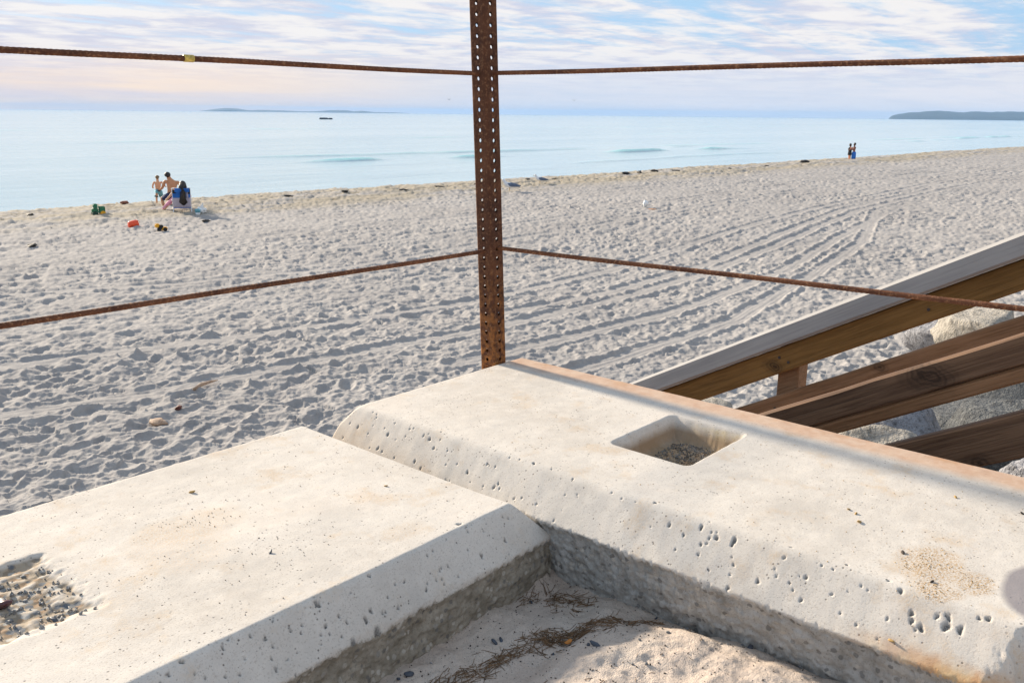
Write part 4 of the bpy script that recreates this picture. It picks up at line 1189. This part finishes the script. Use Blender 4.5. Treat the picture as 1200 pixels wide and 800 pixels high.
# --- couple further along, just beyond the crest
FWD = Vector((math.cos(math.radians(23)), math.sin(math.radians(23)), 0))
cz = SAND - .30
base = Vector((79.75, 30.2, cz))
def fr2(dr, df, turn):
    a = math.radians(20.6); r = Vector((math.sin(a), -math.cos(a), 0)); f = Vector((math.cos(a), math.sin(a), 0))
    q = base + r * dr + f * df
    return frame(q.x, q.y, 20.6 + turn, min(cz, gz(q.x, q.y)))
T = frame(*(base + Vector((-.05, .18, 0)))[:2], 20.6 - 60, cz)
c1 = thing('person', T(0, 0, 0), 'person in a black top and shorts, left of the hugging pair by the sea', 'person')
arms = {'l': ((-.12, .12, .68), (-.06, .24, .66), (-.02, .28, .66)), 'r': ((.13, .10, .66), (.08, .22, .62), (.04, .27, .62))}
j, e, P = person_joints(T, 1.66, arms, stand_legs(.045))
skin_body('body', j, e, simple('orange_tan_skin', (.50, .20, .10), .6, .15, 9), c1, 'pel')  # one even orange tan over the whole body
bm = bmesh.new(); tube(bm, [P(0, 0, .40), P(0, 0, .50), P(0, 0, .60), P(0, 0, .72), P(0, 0, .81)], [(.16, .14), (.17, .13), (.14, .11), (.19, .135), (.10, .08)], 16)
put('clothing', bm_mesh('clothing', bm, True), BLK, c1)
bm = bmesh.new(); ell(bm, P(0, -.005, .925), (.11, .11, .13)); put('hair', bm_mesh('hair', bm, True), HAIR_K, c1)
T = frame(*(base + Vector((.05, -.15, 0)))[:2], 20.6 + 120, cz)
c2 = thing('person', T(0, 0, 0), 'bare chested person in long blue wrap, right of the hugging pair by the sea', 'person')
j, e, P = person_joints(T, 1.74, arms, stand_legs(.045))
skin_body('body', j, e, SKIN_R, c2, 'pel')
bm = bmesh.new(); tube(bm, [P(0, 0, .12), P(0, 0, .30), P(0, 0, .47), P(0, 0, .55)], [(.16, .14), (.19, .16), (.18, .14), (.15, .12)], 16)
put('wrap', bm_mesh('wrap', bm, True), BLUEC, c2)
bm = bmesh.new(); ell(bm, P(0, -.005, .925), (.11, .11, .125)); put('hair', bm_mesh('hair', bm, True), HAIR_K, c2)

# ------------------------------------------------------------------ beach toys and litter
def spot(x, y): return Vector((x, y, gz(x, y)))
GRN = simple('green_plastic', (.012, .16, .075), .4, .2, 14); DGRN = simple('dark_green_plastic', (.006, .05, .03), .45, .2, 14); ORA = simple('orange_plastic', (.85, .085, .02), .35, .15, 14); YEL = simple('yellow_plastic', (.80, .40, .015), .35, .15, 14)
def wheel(bm, c, r, w, axis):
    bmesh.ops.create_cone(bm, cap_ends=True, segments=20, radius1=r, radius2=r, depth=w, matrix=Matrix.Translation(c) @ axis.to_track_quat('Z', 'Y').to_matrix().to_4x4())
# toy truck
T = frame(14.05, 31.2, 75); t = thing('toy_truck', T(0, 0, 0), 'green plastic toy truck standing on the sand left of the family', 'toy')
bm = bmesh.new()
def fbox(bm, T, lo, hi, bev=.015):
    vs = box_bm(bm, lo, hi)
    for v in vs: v.co = T(*v.co)
bmA = bmesh.new(); fbox(bmA, T, (-.12, -.10, .12), (.20, .12, .17)); fbox(bmA, T, (.0, -.10, .17), (.03, .12, .34)); fbox(bmA, T, (.0, -.10, .17), (.20, -.08, .32)); fbox(bmA, T, (.0, .10, .17), (.20, .12, .32)); fbox(bmA, T, (.18, -.10, .17), (.20, .12, .28))
put('dump_bed', bm_mesh('dump_bed', bmA), GRN, t)
bmA = bmesh.new(); fbox(bmA, T, (-.22, -.09, .10), (-.02, .11, .26)); fbox(bmA, T, (-.17, -.08, .26), (-.03, .10, .42)); bmesh.ops.bevel(bmA, geom=bmA.edges[:], offset=.02, segments=2, affect='EDGES')
put('cab', bm_mesh('cab', bmA), GRN, t)
ax = (T(0, 1, 0) - T(0, 0, 0)).normalized()
for r_, f_ in ((-.13, -.12), (-.13, .14), (.12, -.12), (.12, .14)):
    bmA = bmesh.new(); wheel(bmA, T(r_, f_, .09), .09, .06, ax); put('wheel', bm_mesh('wheel', bmA, False), YEL if (r_ > 0 and f_ < 0) else DGRN, t)
# orange bucket on its side
T = frame(13.42, 27.5, 80)
b0 = thing('toy_bucket', T(0, 0, 0), 'orange plastic bucket lying on the grey sand', 'toy')
bm = bmesh.new(); tube(bm, [T(-.14, 0, .12), T(-.12, 0, .12), T(.06, .02, .13), T(.13, .03, .13)], [.085, .105, .125, .132], 18)
put('bucket_body', bm_mesh('bucket_body', bm, True), ORA, b0)
bm = bmesh.new(); tube(bm, [T(.13, .03, .26), T(.2, .06, .2), T(.2, .06, .06), T(.13, .03, .0)], .008, 8); put('handle', bm_mesh('handle', bm, True), ORA, b0)
# yellow digger
T = frame(13.6, 26.1, 80)
b1 = thing('toy_digger', T(0, 0, 0), 'yellow and black toy digger on the sand in front of the family', 'toy')
bm = bmesh.new(); fbox(bm, T, (.0, -.08, .03), (.18, .08, .13)); bmesh.ops.bevel(bm, geom=bm.edges[:], offset=.02, segments=2, affect='EDGES'); put('scoop', bm_mesh('scoop', bm), YEL, b1)
bm = bmesh.new(); fbox(bm, T, (-.09, -.07, .06), (.06, .07, .20)); bmesh.ops.bevel(bm, geom=bm.edges[:], offset=.02, segments=2, affect='EDGES'); put('engine_block', bm_mesh('engine_block', bm), BLK, b1)
bm = bmesh.new(); fbox(bm, T, (-.17, -.06, .12), (-.04, .06, .24)); bmesh.ops.bevel(bm, geom=bm.edges[:], offset=.02, segments=2, affect='EDGES'); put('cab', bm_mesh('cab', bm), YEL, b1)
for r_ in (-.08, .1):
    bm = bmesh.new(); wheel(bm, T(r_, -.07, .06), .06, .05, (T(0, 1, 0) - T(0, 0, 0)).normalized()); put('wheel', bm_mesh('wheel', bm), BLK, b1)
# reddish lump at the water edge
me = rock_mesh((.19, .14, .11), 88, 3, .3); me.materials.append(simple('reddish_brown_lump', (.26, .10, .06), .8, .4, 12))
o = bpy.data.objects.new('beach_stone', me); link(o); o.location = spot(16.3, 33.9) + Vector((0, 0, .07)); tag(o, 'reddish brown rounded stone at the water edge left of the child', 'stone')
# white bag and teal cup by the chair
WHT = simple('white_plastic', (.80, .82, .82), .5, .1, 10)
T = frame(17.02, 29.65, 61)
bm = bmesh.new(); ell(bm, T(0, 0, .10), (.20, .12, .12), None, 20); ell(bm, T(.04, 0, .24), (.06, .05, .12), None, 14)
for v in bm.verts:
    n = float(gnoise(np.array([v.co.x * 17]), np.array([v.co.y * 17 + v.co.z * 23]), 801)[0]); v.co += (v.co - T(0, 0, .08)) * n * .35
o = put('plastic_bag', bm_mesh('plastic_bag', bm), WHT); tag(o, 'crumpled white bag on the sand right of the beach chair', 'bag')
T = frame(16.80, 29.5, 61); cup = thing('cup', T(0, 0, 0), 'teal cup with white base standing between the chair and the white bag', 'cup')
bm = bmesh.new(); tube(bm, [T(0, 0, .0), T(0, 0, .11)], [.07, .085], 16); put('cup_base', bm_mesh('cup_base', bm, True), WHT, cup)
bm = bmesh.new(); tube(bm, [T(0, 0, .112), T(0, 0, .21), T(0, 0, .24)], [.086, .095, .07], 16); put('cup_sleeve', bm_mesh('cup_sleeve', bm, True), TEAL, cup)
DK = simple('dark_kelp', (.030, .024, .018), .7, .5, 12)
def lump(x, y, rad, mat, label, seed, name='kelp_clump', cat='seaweed', group=None, dz=.3):
    me = rock_mesh(rad, seed, 3, 1.2); me.materials.append(mat)
    o = bpy.data.objects.new(name, me); link(o); o.location = spot(x, y) + Vector((0, 0, rad[2] * dz)); o.rotation_euler = (0, 0, seed); tag(o, label, cat, group)
lump(15.65, 27.0, (.17, .10, .05), DK, 'dark scrap of seaweed on the sand in front of the beach chair', 91)
lump(9.58, 25.45, (.34, .13, .045), DK, 'flat dark seaweed scrap alone on the sand at the far left', 92)
lump(69.15, 29.9, (.42, .22, .16), DK, 'largest dark kelp clump, on the crest left of the hugging pair', 93)
for i, (x, y, l) in enumerate(((46.4, 31.3, 'dark kelp clump on the crest, first of the row right of the post'), (47.8, 31.2, 'dark kelp clump on the crest, second of the row right of the post'), (49.3, 31.1, 'dark kelp clump on the crest, third of the row right of the post'), (51.6, 30.9, 'dark kelp clump on the crest, last of the row right of the post'))):
    lump(x, y, (.30 + .08 * (i % 2), .2, .11), DK, l, 94 + i, group='kelp clumps along the crest')
for i, (x, y) in enumerate(((33.2, 31.3), (37.5, 31.6), (31.0, 31.8), (39.5, 31.4), (57, 29.9), (22.6, 32.3), (25.4, 32.0), (12.2, 32.3), (28.3, 31.4), (62, 29.6))):
    lump(x, y, (.26, .13, .05), DK, 'low brown scrap of wrack half buried along the sandy crest', 104 + i, group='wrack scraps along the crest')
DRW = simple('pale_driftwood', (.42, .29, .20), .8, .35, 14)
bm = bmesh.new(); a, b_ = spot(5.72, 10.48), spot(6.18, 10.66)
tube(bm, [a + Vector((0, 0, .02)), a.lerp(b_, .3) + Vector((0, 0, .05)), a.lerp(b_, .7) + Vector((0, 0, .045)), b_ + Vector((0, 0, .03))], [.02, .026, .018, .006], 10)
tag(put('driftwood', bm_mesh('driftwood', bm, True), DRW), 'pale driftwood stick lying across the footprints left of centre', 'driftwood')
lump(5.23, 9.98, (.065, .04, .03), simple('maroon_scrap', (.12, .035, .022), .7, .4, 20), 'small dark red scrap in the footprints below the driftwood stick', 98, 'litter_scrap', 'litter', None, .6)
lump(4.82, 9.72, (.13, .10, .06), DRW, 'pale clod of sand and wood in the footprints lower left', 99, 'sand_clod', 'clod', None, .5)
lump(30.4, 19.5, (.16, .14, .15), WHT, 'white paper scrap lying alone on the groomed sand', 101, 'paper_scrap', 'litter', None, .8)
lump(30.15, 19.0, (.26, .10, .04), simple('orange_litter', (.42, .22, .12), .8, .3, 14), 'tan flat scrap next to the white paper scrap', 102, 'litter_scrap', 'litter', None, .5)

# gulls
GW = simple('gull_white', (.75, .76, .78), .7, .08, 9); GB = simple('gull_slate_wing', (.10, .14, .22), .7, .2, 9); GY_ = simple('gull_bill', (.55, .33, .05), .5, .2, 9)
def gull(x, y, ang, s, label):
    T0 = frame(x, y, ang); T = lambda r, f, z: T0(r * s, f * s, z * s)
    g = thing('gull', T(0, 0, 0), label, 'bird', 'gulls on the sand')
    bm = bmesh.new(); tube(bm, [T(0, -.30, .17), T(0, -.20, .19), T(0, -.05, .21), T(0, .10, .24), T(0, .17, .31), T(0, .20, .38), T(0, .24, .40), T(0, .275, .395)], [.012 * s, .05 * s, .095 * s, .09 * s, .055 * s, .052 * s, .05 * s, .018 * s], 14)
    put('body', bm_mesh('body', bm, True), GW, g)
    for sd_ in (-1, 1):
        bm = bmesh.new(); ell(bm, T(sd_ * .075, -.09, .235), (.03 * s, .03 * s, .02 * s))
        bm.free(); bm = bmesh.new(); tube(bm, [T(sd_ * .06, .10, .25), T(sd_ * .085, -.05, .24), T(sd_ * .06, -.25, .21), T(sd_ * .02, -.40, .19)], [(.02 * s, .03 * s), (.03 * s, .075 * s), (.025 * s, .05 * s), (.008 * s, .012 * s)], 12)
        put('wing', bm_mesh('wing', bm, True), GB, g)
        bm = bmesh.new(); tube(bm, [T(sd_ * .03, .0, .14), T(sd_ * .03, .01, .0), T(sd_ * .03, .05, .0)], [.01 * s, .008 * s, .012 * s], 8); put('leg', bm_mesh('leg', bm), GY_, g)
    bm = bmesh.new(); tube(bm, [T(0, .27, .395), T(0, .35, .38)], [.016 * s, .004 * s], 8); put('bill', bm_mesh('bill', bm), GY_, g)
gull(32.6, 28.6, 135, 1.35, 'nearer gull with slate wings standing just right of the post')
gull(36.6, 30.0, 130, 1.1, 'farther gull standing near the crest right of the post')
def flying(p, ang, s, label):
    a = math.radians(ang); f = Vector((math.cos(a), math.sin(a), 0)); r = Vector((f.y, -f.x, 0)); p = Vector(p)
    T = lambda R, Fw, Z: p + r * (R * s) + f * (Fw * s) + Vector((0, 0, Z * s))
    g = thing('flying_bird', p, label, 'bird', 'birds flying over the sea')
    bm = bmesh.new(); tube(bm, [T(0, -.3, 0), T(0, -.12, .01), T(0, .08, .01), T(0, .22, .03), T(0, .3, .03)], [.01 * s, .06 * s, .075 * s, .045 * s, .01 * s], 12)
    put('body', bm_mesh('body', bm, True), GB, g)
    for sd_ in (-1, 1):
        bm = bmesh.new(); tube(bm, [T(sd_ * .04, .02, .03), T(sd_ * .32, .06, .2), T(sd_ * .68, -.10, .1)], [(.11 * s, .016 * s), (.08 * s, .012 * s), (.008 * s, .004 * s)], 10)
        put('wing', bm_mesh('wing', bm, True), GB, g)
def dirpt(az, el, d): a, e_ = math.radians(az), math.radians(el); return (d * math.cos(a), d * math.sin(a), d * math.tan(e_))
flying(dirpt(45.05, .80, 230), 10, 1.0, 'dark bird flying above the horizon left of the post')
flying(dirpt(37.32, .83, 230), 60, 1.0, 'dark bird flying above the horizon right of the post')

# bait barge far out
bx, by = 405.6, 529.4
bz_ = WATER
bd = math.radians(HEAD * 180 / math.pi - 79)
TB_ = lambda l, w, z: Vector((bx + l * math.cos(bd) - w * math.sin(bd), by + l * math.sin(bd) + w * math.cos(bd), bz_ + z))
barge = thing('barge', (bx, by, bz_), 'low dark flat barge moored far out on the sea', 'boat')
BARG = simple('black_hull', (.018, .022, .028), .6, .3, 2)
def bbox(nm, l0, l1, w0, w1, z0, z1, par):
    bm = bmesh.new(); vs = box_bm(bm, (l0, w0, z0), (l1, w1, z1))
    for v in vs: v.co = TB_(*v.co)
    put(nm, bm_mesh(nm, bm), BARG, par)
bbox('hull', -4.6, 4.6, -1.8, 1.8, -.3, .75, barge)
bbox('deck_box', -4.3, 1.2, -1.3, 1.3, .75, 1.15, barge)
bbox('deck_box', 2.2, 4.2, -1.2, 1.2, .75, 1.0, barge)
